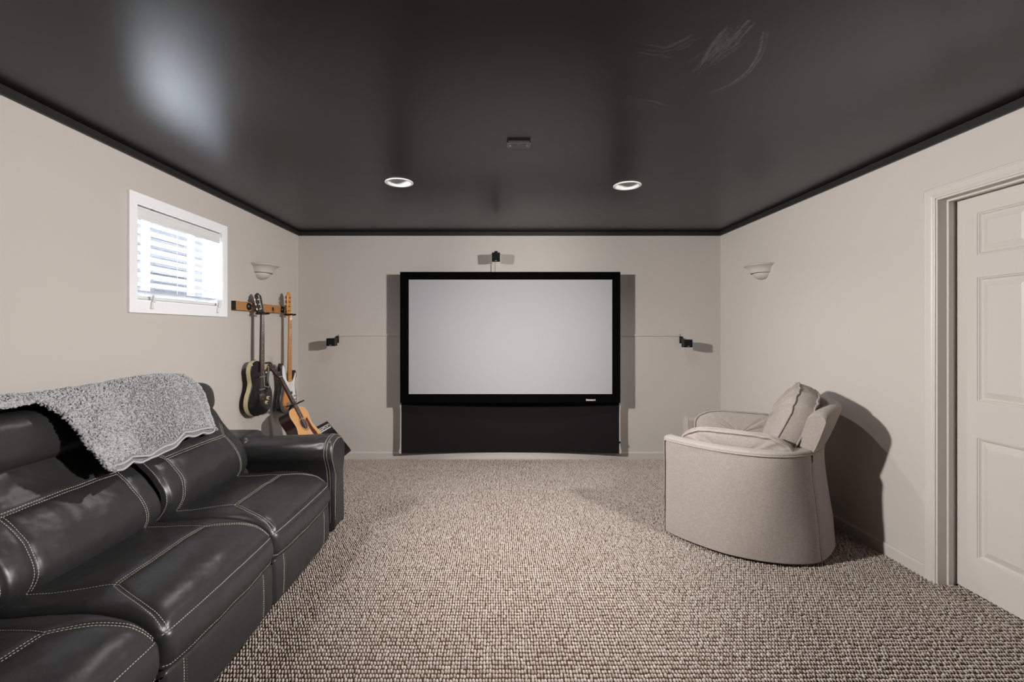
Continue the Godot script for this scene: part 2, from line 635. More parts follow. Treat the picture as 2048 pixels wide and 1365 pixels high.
func build_window() -> void:
	var w := Node3D.new()
	w.name = "window_1"
	w.set_meta("kind", "structure")
	add_child(w)
	var c := 0.055
	var t := 0.016
	var mb := Mb.new()
	mb.span(LEFT, LEFT + t, WIN[2] - 0.073, WIN[3] + 0.061, WIN[0] - c, WIN[0], 0.002)
	part("casing_board", mb, M.white, w)
	mb = Mb.new()
	mb.span(LEFT, LEFT + t, WIN[2] - 0.073, WIN[3] + 0.061, WIN[1], WIN[1] + c, 0.002)
	part("casing_board", mb, M.white, w)
	mb = Mb.new()
	mb.span(LEFT, LEFT + t, WIN[3], WIN[3] + 0.061, WIN[0], WIN[1], 0.002)
	part("casing_board", mb, M.white, w)
	mb = Mb.new()
	mb.span(LEFT, LEFT + t, WIN[2] - 0.073, WIN[2], WIN[0], WIN[1], 0.002)
	part("casing_board", mb, M.white, w)
	# lining of the opening
	mb = Mb.new()
	var l := 0.008
	var xo := LEFT - T
	mb.span(xo, LEFT + 0.012, WIN[2], WIN[2] + l, WIN[0], WIN[1])
	mb.span(xo, LEFT + 0.012, WIN[3] - l, WIN[3], WIN[0], WIN[1])
	mb.span(xo, LEFT + 0.012, WIN[2] + l, WIN[3] - l, WIN[0], WIN[0] + l)
	mb.span(xo, LEFT + 0.012, WIN[2] + l, WIN[3] - l, WIN[1] - l, WIN[1])
	part("jamb_lining", mb, M.white, w)
	# sliding sashes
	var edges := [[WIN[0] + l, 2.925], [2.90, 3.355], [3.33, WIN[1] - l]]
	for k in 3:
		var x := xo + (0.035 if k == 1 else 0.012)
		var a: float = edges[k][0]
		var b: float = edges[k][1]
		mb = Mb.new()
		var s := 0.024
		var lo: float = WIN[2] + l
		var hi: float = WIN[3] - l
		mb.span(x, x + 0.02, lo, hi, a, a + s, 0.002)
		mb.span(x, x + 0.02, lo, hi, b - s, b, 0.002)
		mb.span(x, x + 0.02, lo, lo + 0.035, a + s, b - s, 0.002)
		mb.span(x, x + 0.02, hi - 0.035, hi, a + s, b - s, 0.002)
		var sash := part("sash_frame", mb, M.vinyl, w)
		mb = Mb.new()
		mb.span(x + 0.008, x + 0.012, lo + 0.03, hi - 0.03, a + s - 0.004, b - s + 0.004)
		part("pane", mb, M.glass, sash)
	# the blind hangs inside the opening
	var bl := thing("window_blind", P(LEFT - 0.04, WIN[2], (WIN[0] + WIN[1]) / 2), "white slatted venetian blind lowered in the small white window", "window blind")
	var o := -bl.position
	var z0: float = WIN[0] + 0.014
	var z1: float = WIN[1] - 0.014
	mb = Mb.new()
	mb.span(LEFT - 0.062, LEFT - 0.018, WIN[3] - 0.052, WIN[3] - 0.012, z0, z1, 0.002)
	part("headrail", mb, M.slat, bl, o)
	mb = Mb.new()
	mb.prism(PackedVector2Array([Vector2(0, 0), Vector2(0.005, 0), Vector2(0.009, 0.008), Vector2(0.009, 0.018), Vector2(0.006, 0.024), Vector2(0.006, 0.052), Vector2(0.009, 0.058), Vector2(0.009, 0.068), Vector2(0.005, 0.074), Vector2(0, 0.074)]), 0, z1 - z0, Transform3D(Basis(Vector3(1, 0, 0), Vector3(0.05, 1, 0).normalized(), Vector3(0, 0, -1)), P(LEFT - 0.012, WIN[3] - 0.086, z0)), 0.0, true)
	part("valance", mb, M.slat, bl, o)
	for z in [z0 + 0.13, z1 - 0.13]:
		mb = Mb.new()
		mb.span(LEFT - 0.012, LEFT + 0.001, WIN[3] - 0.014, WIN[3] - 0.010, z - 0.012, z + 0.012)
		mb.span(LEFT - 0.002, LEFT + 0.001, WIN[3] - 0.026, WIN[3] - 0.010, z - 0.012, z + 0.012)
		part("valance_clip", mb, M.cord, bl, o)
	# slats: gently crowned strips tilted up towards the room
	mb = Mb.new()
	var sl := 0.05
	var prof := PackedVector2Array()
	for k in 7:
		var f := float(k) / 6 - 0.5
		prof.append(Vector2(f * sl, 0.003 * (1.0 - 4.0 * f * f) + 0.0013))
	for k in 7:
		var f := 0.5 - float(k) / 6
		prof.append(Vector2(f * sl, 0.003 * (1.0 - 4.0 * f * f) - 0.0013))
	mb.prism(prof, 0, z1 - z0, Transform3D(Basis(Vector3(1, 0, 0), Vector3(0, 1, 0), Vector3(0, 0, -1))), 0.0, true)
	var slat_mesh := mb.commit()
	var top: float = WIN[3] - 0.095
	var low: float = WIN[2] + 0.055
	var cnt := 9
	for k in cnt:
		var hgt := lerpf(top, low, float(k) / (cnt - 1))
		var tilt := deg_to_rad(24.0 if k > 0 else 10.0)
		reuse("slat", slat_mesh, M.slat, bl, Transform3D(Basis(Vector3(0, 0, 1), tilt), P(LEFT - 0.04, hgt, z0) + o))
	mb = Mb.new()
	mb.span(LEFT - 0.064, LEFT - 0.014, WIN[2] + 0.012, WIN[2] + 0.032, z0, z1, 0.004)
	part("bottom_rail", mb, M.slat, bl, o)
	for z in [z0 + 0.085, (z0 + z1) / 2 + 0.03, z1 - 0.085]:
		mb = Mb.new()
		for x in [LEFT - 0.066, LEFT - 0.014]:
			mb.tube([P(x, WIN[2] + 0.03, z), P(x, WIN[3] - 0.05, z)], 0.0009, 5, false)
		part("ladder_cord", mb, M.cord, bl, o)
	for z in [z0 + 0.10, z1 - 0.06]:
		mb = Mb.new()
		for e in [-0.004, 0.006]:
			mb.tube([P(LEFT + 0.004, WIN[3] - 0.08, z + e * 0.5), P(LEFT + 0.02, WIN[2] + 0.02, z + e)], 0.0010, 5, false)
		var pc := part("pull_cord", mb, M.cord, bl, o)
		for e in [-0.006, 0.008]:
			mb = Mb.new()
			mb.lathe([Vector2(0.001, 0.045), Vector2(0.006, 0.042), Vector2(0.0085, 0.02), Vector2(0.011, 0.002), Vector2(0.009, 0.0), Vector2(0.0, 0.0)], 10)
			part("tassel", mb, M.cord, pc, P(LEFT + 0.022, WIN[2] - 0.028 + e * 3.0, z + e))
	# what stands outside: the boarded wall of the next house, darkened to dim the blind gaps
	var nh := thing("neighbour_house", P(-10.0, -0.6, 11.0), "dark boarded wall of the neighbouring house outside the window", "house")
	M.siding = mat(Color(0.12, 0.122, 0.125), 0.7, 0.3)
	mb = Mb.new()
	mb.box(Vector3(-0.08, 3.3, 0), Vector3(0.14, 6.6, 18.0))
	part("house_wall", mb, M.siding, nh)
	mb = Mb.new()
	mb.prism(PackedVector2Array([Vector2(0, 0), Vector2(0.018, 0), Vector2(0.004, 0.15), Vector2(0, 0.15)]), -9, 9, Transform3D(), 0.0, true)
	var board := mb.commit()
	for k in 44:
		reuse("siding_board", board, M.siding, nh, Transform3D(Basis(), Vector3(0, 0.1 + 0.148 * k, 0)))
	mb = Mb.new()
	mb.span(-14.0, LEFT - T - 0.01, -0.75, -0.6, -6.0, 22.0)
	var g := struct("ground_outside", mb, mat(Color(0.74, 0.74, 0.73), 0.9, 0.2))
	g.set_meta("label", "pale paving outside the window")


func build_door() -> void:
	var dr := Node3D.new()
	dr.name = "door_1"
	dr.set_meta("kind", "structure")
	add_child(dr)
	var a: float = DOOR[0]
	var b: float = DOOR[1]
	var hd: float = DOOR[2]
	# moulded casing round the opening
	var cp := PackedVector2Array([Vector2(0.0, 0), Vector2(0.0, 0.007), Vector2(0.004, 0.009), Vector2(0.010, 0.009), Vector2(0.013, 0.0075), Vector2(0.020, 0.011), Vector2(0.034, 0.0145), Vector2(0.043, 0.0155), Vector2(0.046, 0.0165), Vector2(0.048, 0.018), Vector2(0.053, 0.018), Vector2(0.058, 0.016), Vector2(0.060, 0.012), Vector2(0.060, 0)])
	# runs up one side, over the head and down the other with mitred corners
	var inner := [P(RIGHT, 0, b), P(RIGHT, hd, b), P(RIGHT, hd, a), P(RIGHT, 0, a)]
	var outw := [Vector3(0, 0, -1), Vector3(0, 1, -1), Vector3(0, 1, 1), Vector3(0, 0, 1)]
	for k in 3:
		var mb := Mb.new()
		var m := cp.size()
		for e in 2:
			for i in m:
				mb.add(inner[k + e] + outw[k + e] * (cp[i].x + 0.004) + Vector3(-cp[i].y, 0, 0))
		for i in m - 1:
			mb.quad(mb.v[i], mb.v[i + 1], mb.v[m + i + 1], mb.v[m + i])
		part("casing_board", mb, M.trim, dr)
	# jamb, with a stop that the door closes against
	var mb := Mb.new()
	var jt := 0.018
	mb.span(RIGHT - 0.002, RIGHT + T, 0, hd, b - jt + 0.012, b + 0.012, 0.001)
	mb.span(RIGHT - 0.002, RIGHT + T, 0, hd, a - 0.012, a + jt - 0.012, 0.001)
	mb.span(RIGHT - 0.002, RIGHT + T, hd - 0.006, hd + 0.012, a, b, 0.001)
	part("jamb", mb, M.trim, dr)
	mb = Mb.new()
	for z in [[b - 0.018, b - 0.006], [a + 0.006, a + 0.018]]:
		mb.span(RIGHT + 0.046, RIGHT + 0.074, 0, hd - 0.018, z[0], z[1], 0.0025)
	mb.span(RIGHT + 0.046, RIGHT + 0.074, hd - 0.018, hd - 0.006, a + 0.006, b - 0.006, 0.0025)
	part("door_stop", mb, M.trim, dr)
	# six-panelled leaf, with the panels sunk into its face
	var z0 := a + 0.009
	var z1 := b - 0.009
	var y0 := 0.012
	var y1 := hd - 0.010
	var xf := RIGHT + 0.098
	var st := 0.105
	var mid := 0.10
	var pw := (z1 - z0 - 2 * st - mid) / 2
	var cols := [[z0 + st, z0 + st + pw], [z1 - st - pw, z1 - st]]
	var rows := [[0.20, 0.828], [1.02, 1.664], [1.78, 2.0]]
	mb = Mb.new()
	var zs := [z0, cols[0][0], cols[0][1], cols[1][0], cols[1][1], z1]
	var ys := [y0, rows[0][0], rows[0][1], rows[1][0], rows[1][1], rows[2][0], rows[2][1], y1]
	for i in zs.size() - 1:
		for j in ys.size() - 1:
			if i % 2 == 1 and j % 2 == 1:
				continue
			mb.quad(P(xf, ys[j], zs[i]), P(xf, ys[j], zs[i + 1]), P(xf, ys[j + 1], zs[i + 1]), P(xf, ys[j + 1], zs[i]))
	mb.span(xf + 0.0155, xf + 0.035, y0, y1, z0, z1)
	for z in [z0, z1]:
		mb.quad(P(xf, y0, z), P(xf, y1, z), P(xf + 0.02, y1, z), P(xf + 0.02, y0, z))
	for y in [y0, y1]:
		mb.quad(P(xf, y, z0), P(xf, y, z1), P(xf + 0.02, y, z1), P(xf + 0.02, y, z0))
	var leaf := part("door_leaf", mb, M.trim, dr)
	var steps := [[0.0, 0.0], [0.002, 0.004], [0.007, 0.0045], [0.009, 0.008], [0.014, 0.0125], [0.018, 0.013], [0.020, 0.013], [0.047, 0.004], [0.049, 0.003]]
	for cc in cols:
		for r in rows:
			mb = Mb.new()
			for k in steps.size() - 1:
				var s0: Array = steps[k]
				var s1: Array = steps[k + 1]
				var q0 := [P(xf + s0[1], r[0] + s0[0], cc[0] + s0[0]), P(xf + s0[1], r[0] + s0[0], cc[1] - s0[0]), P(xf + s0[1], r[1] - s0[0], cc[1] - s0[0]), P(xf + s0[1], r[1] - s0[0], cc[0] + s0[0])]
				var q1 := [P(xf + s1[1], r[0] + s1[0], cc[0] + s1[0]), P(xf + s1[1], r[0] + s1[0], cc[1] - s1[0]), P(xf + s1[1], r[1] - s1[0], cc[1] - s1[0]), P(xf + s1[1], r[1] - s1[0], cc[0] + s1[0])]
				for i in 4:
					mb.quad(q0[i], q0[(i + 1) % 4], q1[(i + 1) % 4], q1[i])
				if k == steps.size() - 2:
					mb.quad(q1[0], q1[1], q1[2], q1[3])
			part("panel", mb, M.trim, leaf)
	# knob near the edge, outside the picture
	mb = Mb.new()
	mb.lathe([Vector2(0.0, 0.0), Vector2(0.032, 0.0), Vector2(0.032, 0.006), Vector2(0.012, 0.010), Vector2(0.011, 0.028), Vector2(0.022, 0.036), Vector2(0.027, 0.048), Vector2(0.022, 0.060), Vector2(0.0, 0.064)], 20)
	part("knob", mb, mat(Color(0.72, 0.70, 0.66), 0.3, 0.5, 1.0), leaf, P(xf, 0.94, z0 + 0.065), Basis(Vector3(0, 0, 1), PI / 2))


# ---------------------------------------------------------------- lamps

const SPOT_L := 14.0
const SPOT_R := 13.8
const CAN := 0.78
const LAMP := Color(1.0, 0.985, 0.968)


func build_lamps() -> void:
	# half-bowl wall sconces on either side of the screen, switched off
	var spots := [[1.0, 4.11, "wall-coloured half-bowl sconce on the wall beside the grey armchair"], [-1.0, 4.11, "wall-coloured half-bowl sconce above the hanging guitars"]]
	M.sconce = mat(Color(0.74, 0.715, 0.69), 0.5, 0.45)
	for s in spots:
		var sg: float = s[0]
		var x := RIGHT if sg > 0 else LEFT
		# the axis of the bowl lies on the wall; local +z looks into the room
		var turn := Basis(Vector3.UP, -PI / 2 * sg)
		var o := thing("wall_sconce", P(x, 1.98, s[1]), s[2], "wall lamp", "half-bowl wall sconces", turn)
		var mb := Mb.new()
		mb.lathe([Vector2(0.0, -0.070), Vector2(0.094, -0.070), Vector2(0.103, -0.078), Vector2(0.106, -0.072), Vector2(0.109, -0.060), Vector2(0.117, -0.042), Vector2(0.131, -0.026), Vector2(0.148, -0.016), Vector2(0.157, -0.0125), Vector2(0.161, -0.009), Vector2(0.161, -0.003), Vector2(0.157, 0.0), Vector2(0.150, -0.002), Vector2(0.132, -0.016), Vector2(0.116, -0.032), Vector2(0.105, -0.055), Vector2(0.0, -0.060)], 40, Transform3D(), 0.0, PI)
		part("bowl", mb, M.sconce, o)
		mb = Mb.new()
		mb.lathe([Vector2(0.0, -0.074), Vector2(0.080, -0.074), Vector2(0.085, -0.080), Vector2(0.083, -0.092), Vector2(0.074, -0.108), Vector2(0.056, -0.123), Vector2(0.030, -0.132), Vector2(0.0, -0.135)], 40, Transform3D(), 0.0, PI)
		part("lower_dome", mb, M.sconce, o)
	# spotlights added out of view to light the side walls, aimed across the room
	M.lamp_glass = mat(Color(0.9, 0.9, 0.88), 0.4, 0.4)
	M.lamp_glass.emission_enabled = true
	M.lamp_glass.emission = LAMP
	M.lamp_glass.emission_energy_multiplier = 3.0
	var heads := [[-1.0, 1.70, P(RIGHT, 1.0, 3.15), "added unseen spotlight above the sofa turned across the room", SPOT_L], [1.0, 1.30, P(LEFT, 1.05, 3.45), "added unseen spotlight by the panelled door turned across the room", SPOT_R]]
	for h in heads:
		var sg: float = h[0]
		var x: float = RIGHT if sg > 0 else LEFT
		var o := thing("added_spotlight", P(x, 2.08, h[1]), h[3], "wall lamp", "added unseen spotlights")
		var mb := Mb.new()
		mb.lathe([Vector2(0.0, 0.022), Vector2(0.040, 0.020), Vector2(0.045, 0.014), Vector2(0.045, 0.0)], 28, Transform3D(Basis(Vector3(0, 0, 1), PI / 2 * sg)))
		part("wall_plate", mb, M.white, o)
		var c := Vector3(-sg * 0.10, 0.0, 0.0)
		var d: Vector3 = (h[2] - o.position - c).normalized()
		mb = Mb.new()
		mb.tube([Vector3(-sg * 0.015, 0, 0), c - d * 0.03], 0.008, 10)
		part("arm", mb, M.white, o)
		var up := Vector3.UP
		var bx := up.cross(d).normalized()
		var hb := Basis(bx, d, bx.cross(d))
		mb = Mb.new()
		mb.lathe([Vector2(0.0, -0.06), Vector2(0.030, -0.058), Vector2(0.040, -0.045), Vector2(0.050, 0.05), Vector2(0.052, 0.06), Vector2(0.048, 0.060), Vector2(0.046, 0.045)], 28)
		part("lamp_head", mb, M.white, o, c, hb)
		mb = Mb.new()
		mb.lathe([Vector2(0.047, 0.048), Vector2(0.0, 0.050)], 28)
		part("lamp_lens", mb, M.lamp_glass, o, c, hb)
		var l := SpotLight3D.new()
		l.name = "spotlight"
		l.spot_angle = 53.0
		l.spot_angle_attenuation = 1.0
		l.spot_range = 12.0
		l.spot_attenuation = 2.0
		l.light_color = LAMP
		l.light_energy = h[4]
		l.light_size = 0.08
		l.shadow_enabled = true
		o.add_child(l)
		l.position = c + d * 0.075
		l.basis = Basis(bx, d.cross(bx), -d)
	# recessed ceiling cans
	var cans := [[CANS[0][0], CANS[0][1], "white recessed ceiling can on the guitar side of the screen"], [CANS[1][0], CANS[1][1], "white recessed ceiling can on the armchair side of the screen"]]
	M.can = mat(Color(0.80, 0.80, 0.80), 0.45, 0.45)
	M.can_lens = mat(Color(0.80, 0.80, 0.78), 0.5, 0.4)
	M.can_lens.emission_enabled = true
	M.can_lens.emission = LAMP
	M.can_lens.emission_energy_multiplier = 0.06
	for c in cans:
		var o := thing("ceiling_can", P(c[0], CEIL, c[1]), c[2], "ceiling light", "recessed ceiling cans")
		var mb := Mb.new()
		mb.lathe([Vector2(0.100, 0.0), Vector2(0.1005, -0.003), Vector2(0.097, -0.0055), Vector2(0.088, -0.006), Vector2(0.083, -0.004), Vector2(0.081, 0.0), Vector2(0.079, 0.004)], 48)
		part("trim_ring", mb, M.can, o)
		mb = Mb.new()
		mb.lathe([Vector2(0.079, 0.004), Vector2(0.072, 0.025), Vector2(0.060, 0.045), Vector2(0.048, 0.055), Vector2(0.046, 0.060)], 48)
		part("reflector", mb, M.can, o)
		mb = Mb.new()
		mb.lathe([Vector2(0.050, 0.0585), Vector2(0.0, 0.0585)], 32)
		part("lamp_lens", mb, M.can_lens, o)
		var l := SpotLight3D.new()
		l.name = "can_light"
		l.spot_angle = 72.0
		l.spot_angle_attenuation = 0.8
		l.spot_range = 12.0
		l.spot_attenuation = 2.0
		l.light_color = LAMP
		l.light_energy = CAN
		l.light_size = 0.035
		l.shadow_enabled = true
		o.add_child(l)
		l.position = Vector3(0, -0.008, 0)
		l.rotation_degrees = Vector3(-90, 0, 0)


# ---------------------------------------------------------------- projection screen and what hangs round it

func build_screen() -> void:
	var zf := 4.70
	var k := zf / F
	var xl := (800.0 - VX) * k
	var xr := (1241.0 - VX) * k
	var yt := EYE + (VY - 544.0) * k
	var yb := EYE + (VY - 806.5) * k
	var il := (817.0 - VX) * k
	var ir := (1225.0 - VX) * k
	var it := EYE + (VY - 559.5) * k
	var ib := EYE + (VY - 789.0) * k
	var o := thing("projection_screen", P((xl + xr) / 2, yb, zf), "large blank white projection screen in a black velvet frame on the far wall", "projection screen")
	var off := -o.position
	# four mitred frame bars with chamfered inner edges
	var oc := [Vector2(xl, yb), Vector2(xr, yb), Vector2(xr, yt), Vector2(xl, yt)]
	var ic := [Vector2(il, ib), Vector2(ir, ib), Vector2(ir, it), Vector2(il, it)]
	for s in 4:
		var mb := Mb.new()
		var e := (s + 1) % 4
		var rings := []
		# across the bar: back outside, front outside, front near the inside, screen side
		for w in [[0.0, zf + 0.05], [0.0, zf + 0.004], [0.05, zf], [0.82, zf], [1.0, zf + 0.012], [1.0, zf + 0.05]]:
			var a: Vector2 = oc[s].lerp(ic[s], w[0])
			var b: Vector2 = oc[e].lerp(ic[e], w[0])
			rings.append([P(a.x, a.y, w[1]), P(b.x, b.y, w[1])])
		for i in rings.size() - 1:
			mb.quad(rings[i][0], rings[i][1], rings[i + 1][1], rings[i + 1][0])
		part("frame_bar", mb, M.velvet, o, off)
	var mb := Mb.new()
	mb.span(il - 0.01, ir + 0.01, ib - 0.01, it + 0.01, zf + 0.013, zf + 0.02)
	part("screen_surface", mb, M.screen, o, off)
	mb = Mb.new()
	mb.span(xl + 0.01, xr - 0.01, yb + 0.01, yt - 0.01, zf + 0.03, zf + 0.05)
	part("backing_board", mb, M.velvet, o, off)
	for x in [-0.7, 0.95]:
		mb = Mb.new()
		mb.span(x - 0.03, x + 0.03, yt - 0.25, yt - 0.05, zf + 0.05, BACK, 0.003)
		part("wall_bracket", mb, M.black_metal, o, off)
	# maker's name in small white letters at the foot of the frame
	var tm := TextMesh.new()
	var f := SystemFont.new()
	f.font_names = PackedStringArray(["Droid Sans"])
	f.font_weight = 800
	tm.font = f
	tm.text = "Stewart"
	tm.font_size = 32
	tm.pixel_size = 0.001
	tm.depth = 0.002
	var sz := tm.get_aabb().size
	var txt := MeshInstance3D.new()
	txt.name = "lettering"
	txt.mesh = tm
	txt.material_override = mat(Color(0.93, 0.93, 0.93), 0.5)
	o.add_child(txt)
	var sc := 0.098 / sz.x
	txt.transform = Transform3D(Basis().scaled(Vector3(sc, sc * 1.05, 1.0)), P((1181.5 - VX) * k, EYE + (VY - 800.5) * k, zf - 0.0005) + off)

	# black cloth panel below the screen, its ends bowed out from the wall
	var pl := -1.016
	var pr := 1.274
	var ph := thing("fabric_panel", P(0.13, 0.09, 4.85), "wide black cloth-covered panel bowed out under the projection screen", "panel")
	off = -ph.position
	mb = Mb.new()
	var th := 0.016
	var sect := [Vector2(0.0, 0.09), Vector2(0.0, 0.092), Vector2(0.0, 0.66), Vector2(th, 0.66), Vector2(th, 0.09)]
	var deep := func(t: float) -> float: return 4.862 - 0.072 * t * t
	mb.grid(40, 4, func(u: float, v: float) -> Vector3:
		var c: Vector2 = sect[int(round(v * 4))]
		var t := u * 2.0 - 1.0
		return P(lerpf(pl, pr, u), c.y, deep.call(t) + c.x))
	mb.grid(40, 1, func(u: float, v: float) -> Vector3: return P(lerpf(pl, pr, u), 0.09, deep.call(u * 2.0 - 1.0) + th * v))
	M.panel_cloth = mat(Color(0.085, 0.085, 0.087), 0.9, 0.3)
	var weave := noise_image(256, 0.12, FastNoiseLite.TYPE_SIMPLEX, 2, 21)
	weave.bump_map_to_normal_map(2.0)
	M.panel_cloth.normal_enabled = true
	M.panel_cloth.normal_texture = tex(weave)
	M.panel_cloth.normal_scale = 0.4
	tri(M.panel_cloth, 5.0)
	part("cloth_face", mb, M.panel_cloth, ph, off)
	for sg in [-1.0, 1.0]:
		mb = Mb.new()
		var x: float = pl if sg < 0 else pr
		var out_line := [Vector2(0.0, 0.088), Vector2(0.022, 0.088), Vector2(0.030, 0.115), Vector2(0.018, 0.145), Vector2(0.015, 0.30), Vector2(0.015, 0.52), Vector2(0.018, 0.585), Vector2(0.030, 0.612), Vector2(0.022, 0.64), Vector2(0.0, 0.64)]
		var poly := PackedVector2Array()
		for p in out_line:
			poly.append(Vector2(x + sg * p.x, p.y))
		mb.prism(poly, -4.795, -BACK + 0.004, Transform3D(), 0.0, true)
		part("side_bracket", mb, M.wall, ph, off)
	mb = Mb.new()
	mb.box(P(pr + 0.005, 0.21, 4.785), Vector3(0.016, 0.02, 0.02), 0.004)
	part("clip", mb, M.black_plastic, ph, off)


func speaker(at: Vector3, plate: Vector3, yaw: float, pitch: float, size: Vector3, label: String) -> void:
	var o := thing("satellite_speaker", plate, label, "speaker", "small black wall speakers round the screen")
	var b := Basis(Vector3.UP, yaw) * Basis(Vector3.RIGHT, pitch)
	var mb := Mb.new()
	mb.box(Vector3.ZERO, size, 0.006, 2)
	part("cabinet", mb, M.black_plastic, o, at - plate, b)
	mb = Mb.new()
	mb.box(Vector3(0, 0, size.z / 2 + 0.002), Vector3(size.x - 0.008, size.y - 0.008, 0.006), 0.003, 2)
	var g := part("grille", mb, M.panel_cloth, o, at - plate, b)
	mb = Mb.new()
	mb.box(Vector3(0, -size.y / 2 + 0.011, size.z / 2 + 0.0055), Vector3(0.019, 0.0035, 0.0015))
	part("badge", mb, mat(Color(0.8, 0.8, 0.8), 0.4, 0.5, 0.6), g)
	# wall foot, ball joint and arm
	mb = Mb.new()
	mb.box(Vector3(0, 0, 0.006), Vector3(0.034, 0.075, 0.012), 0.004, 2)
	mb.lathe([Vector2(0.0, 0.0), Vector2(0.017, 0.0), Vector2(0.017, 0.018), Vector2(0.011, 0.026), Vector2(0.0, 0.026)], 16, Transform3D(Basis(Vector3.RIGHT, PI / 2), Vector3(0, 0.012, 0.01)))
	part("wall_foot", mb, M.black_plastic, o)
	mb = Mb.new()
	var e: Vector3 = at - plate + b * Vector3(0, size.y * 0.1, -size.z / 2)
	mb.tube([Vector3(0, 0.012, 0.02), Vector3(0, 0.012, 0.05).lerp(e, 0.3), e], [0.010, 0.009, 0.010], 10)
	part("arm", mb, M.black_plastic, o)


func raceway(a: Vector3, b: Vector3, size: Vector2, label: String) -> void:
	var o := MeshInstance3D.new()
	var mb := Mb.new()
	var d := b - a
	mb.box(Vector3.ZERO, Vector3(maxf(absf(d.x), size.x), maxf(absf(d.y), size.x), size.y), 0.003, 2)
	o.mesh = mb.commit()
	o.name = numbered("cable_raceway")
	o.material_override = M.wall
	add_child(o)
	o.position = (a + b) / 2
	tag(o, label, "raceway")


func build_wall_things() -> void:
	speaker(P(-1.722, 1.266, 4.715), P(-1.728, 1.29, BACK), 0.06, 0.0, Vector3(0.089, 0.081, 0.09), "small black cube speaker on the far wall beside the guitars")
	speaker(P(1.958, 1.253, 4.715), P(1.968, 1.285, BACK), -0.10, 0.0, Vector3(0.088, 0.081, 0.09), "small black cube speaker on the wall behind the armchair")
	speaker(P(-0.021, 2.147, 4.715), P(-0.021, 2.205, BACK), 0.0, 0.14, Vector3(0.083, 0.094, 0.09), "small black speaker tilted down above the middle of the screen")
	raceway(P(-1.713, 1.338, BACK - 0.006), P(-0.93, 1.338, BACK - 0.006), Vector2(0.026, 0.012), "painted cable cover running from the screen towards the guitars")
	raceway(P(1.2, 1.337, BACK - 0.006), P(1.955, 1.337, BACK - 0.006), Vector2(0.025, 0.012), "painted cable cover running from the screen towards the armchair")
	raceway(P(-0.054, 1.93, BACK - 0.011), P(-0.054, 2.195, BACK - 0.011), Vector2(0.030, 0.022), "short upright cable cover above the middle of the screen")
	# black outlet plate on the ceiling, a little loose at its near edge
	var o := thing("ceiling_outlet", P(0.117, CEIL, 2.575), "small black double outlet plate on the ceiling", "outlet")
	var mb := Mb.new()
	mb.box(Vector3(0, -0.005, 0), Vector3(0.118, 0.010, 0.066), 0.002)
	part("outlet_box", mb, mat(Color(0.02, 0.02, 0.02), 0.8), o)
	var plate := Mb.new()
	plate.box(Vector3.ZERO, Vector3(0.132, 0.005, 0.080), 0.0022, 2)
	var pm := mat(Color(0.20, 0.20, 0.205), 0.4, 0.5)
	var pl := part("cover_plate", plate, pm, o, Vector3(0, -0.0135, 0.0), Basis(Vector3.RIGHT, 0.06))
	for x in [-0.024, 0.024]:
		mb = Mb.new()
		mb.box(Vector3(x, -0.003, 0), Vector3(0.030, 0.003, 0.052), 0.0012, 2)
		var s := part("socket", mb, mat(Color(0.11, 0.11, 0.11), 0.4), pl)
		mb = Mb.new()
		for z in [-0.015, 0.012]:
			for dx in [-0.006, 0.006]:
				mb.box(Vector3(x + dx, -0.0046, z), Vector3(0.0022, 0.0008, 0.008))
		part("slots", mb, M.black_metal, s)
		mb = Mb.new()
		mb.lathe([Vector2(0.0, -0.006), Vector2(0.0028, -0.005), Vector2(0.003, -0.002)], 10, Transform3D(Basis(), Vector3(x * 2.0, 0, 0)))
		part("screw", mb, M.chrome, pl)


# ---------------------------------------------------------------- sofa

class Curve2:
	# a smooth line in the plane with its length, to place seams on it
	var p := []
	var s := PackedFloat32Array()
	var total := 0.0

	func _init(pts: Array) -> void:
		p = pts
		s.append(0.0)
		for i in p.size() - 1:
			total += p[i].distance_to(p[i + 1])
			s.append(total)

	func at(x: float) -> Array:
		# the point at that length and the normal there
		x = clampf(x, 0.0, total)
		var lo := 0
		var hi := s.size() - 1
		while hi - lo > 1:
			var mid := (lo + hi) / 2
			if s[mid] <= x:
				lo = mid
			else:
				hi = mid
		var f := (x - s[lo]) / maxf(s[hi] - s[lo], 1e-6)
		var q: Vector2 = p[lo].lerp(p[hi], f)
		var t0: Vector2 = (p[hi] - p[maxi(lo - 1, 0)]).normalized()
		var t1: Vector2 = (p[mini(hi + 1, p.size() - 1)] - p[lo]).normalized()
		var t := t0.lerp(t1, f).normalized()
		return [q, Vector2(-t.y, t.x)]

	func near(q: Vector2) -> float:
		var best := 1e9
		var x := 0.0
		for i in p.size():
			var d: float = p[i].distance_squared_to(q)
			if d < best:
				best = d
				x = s[i]
		return x


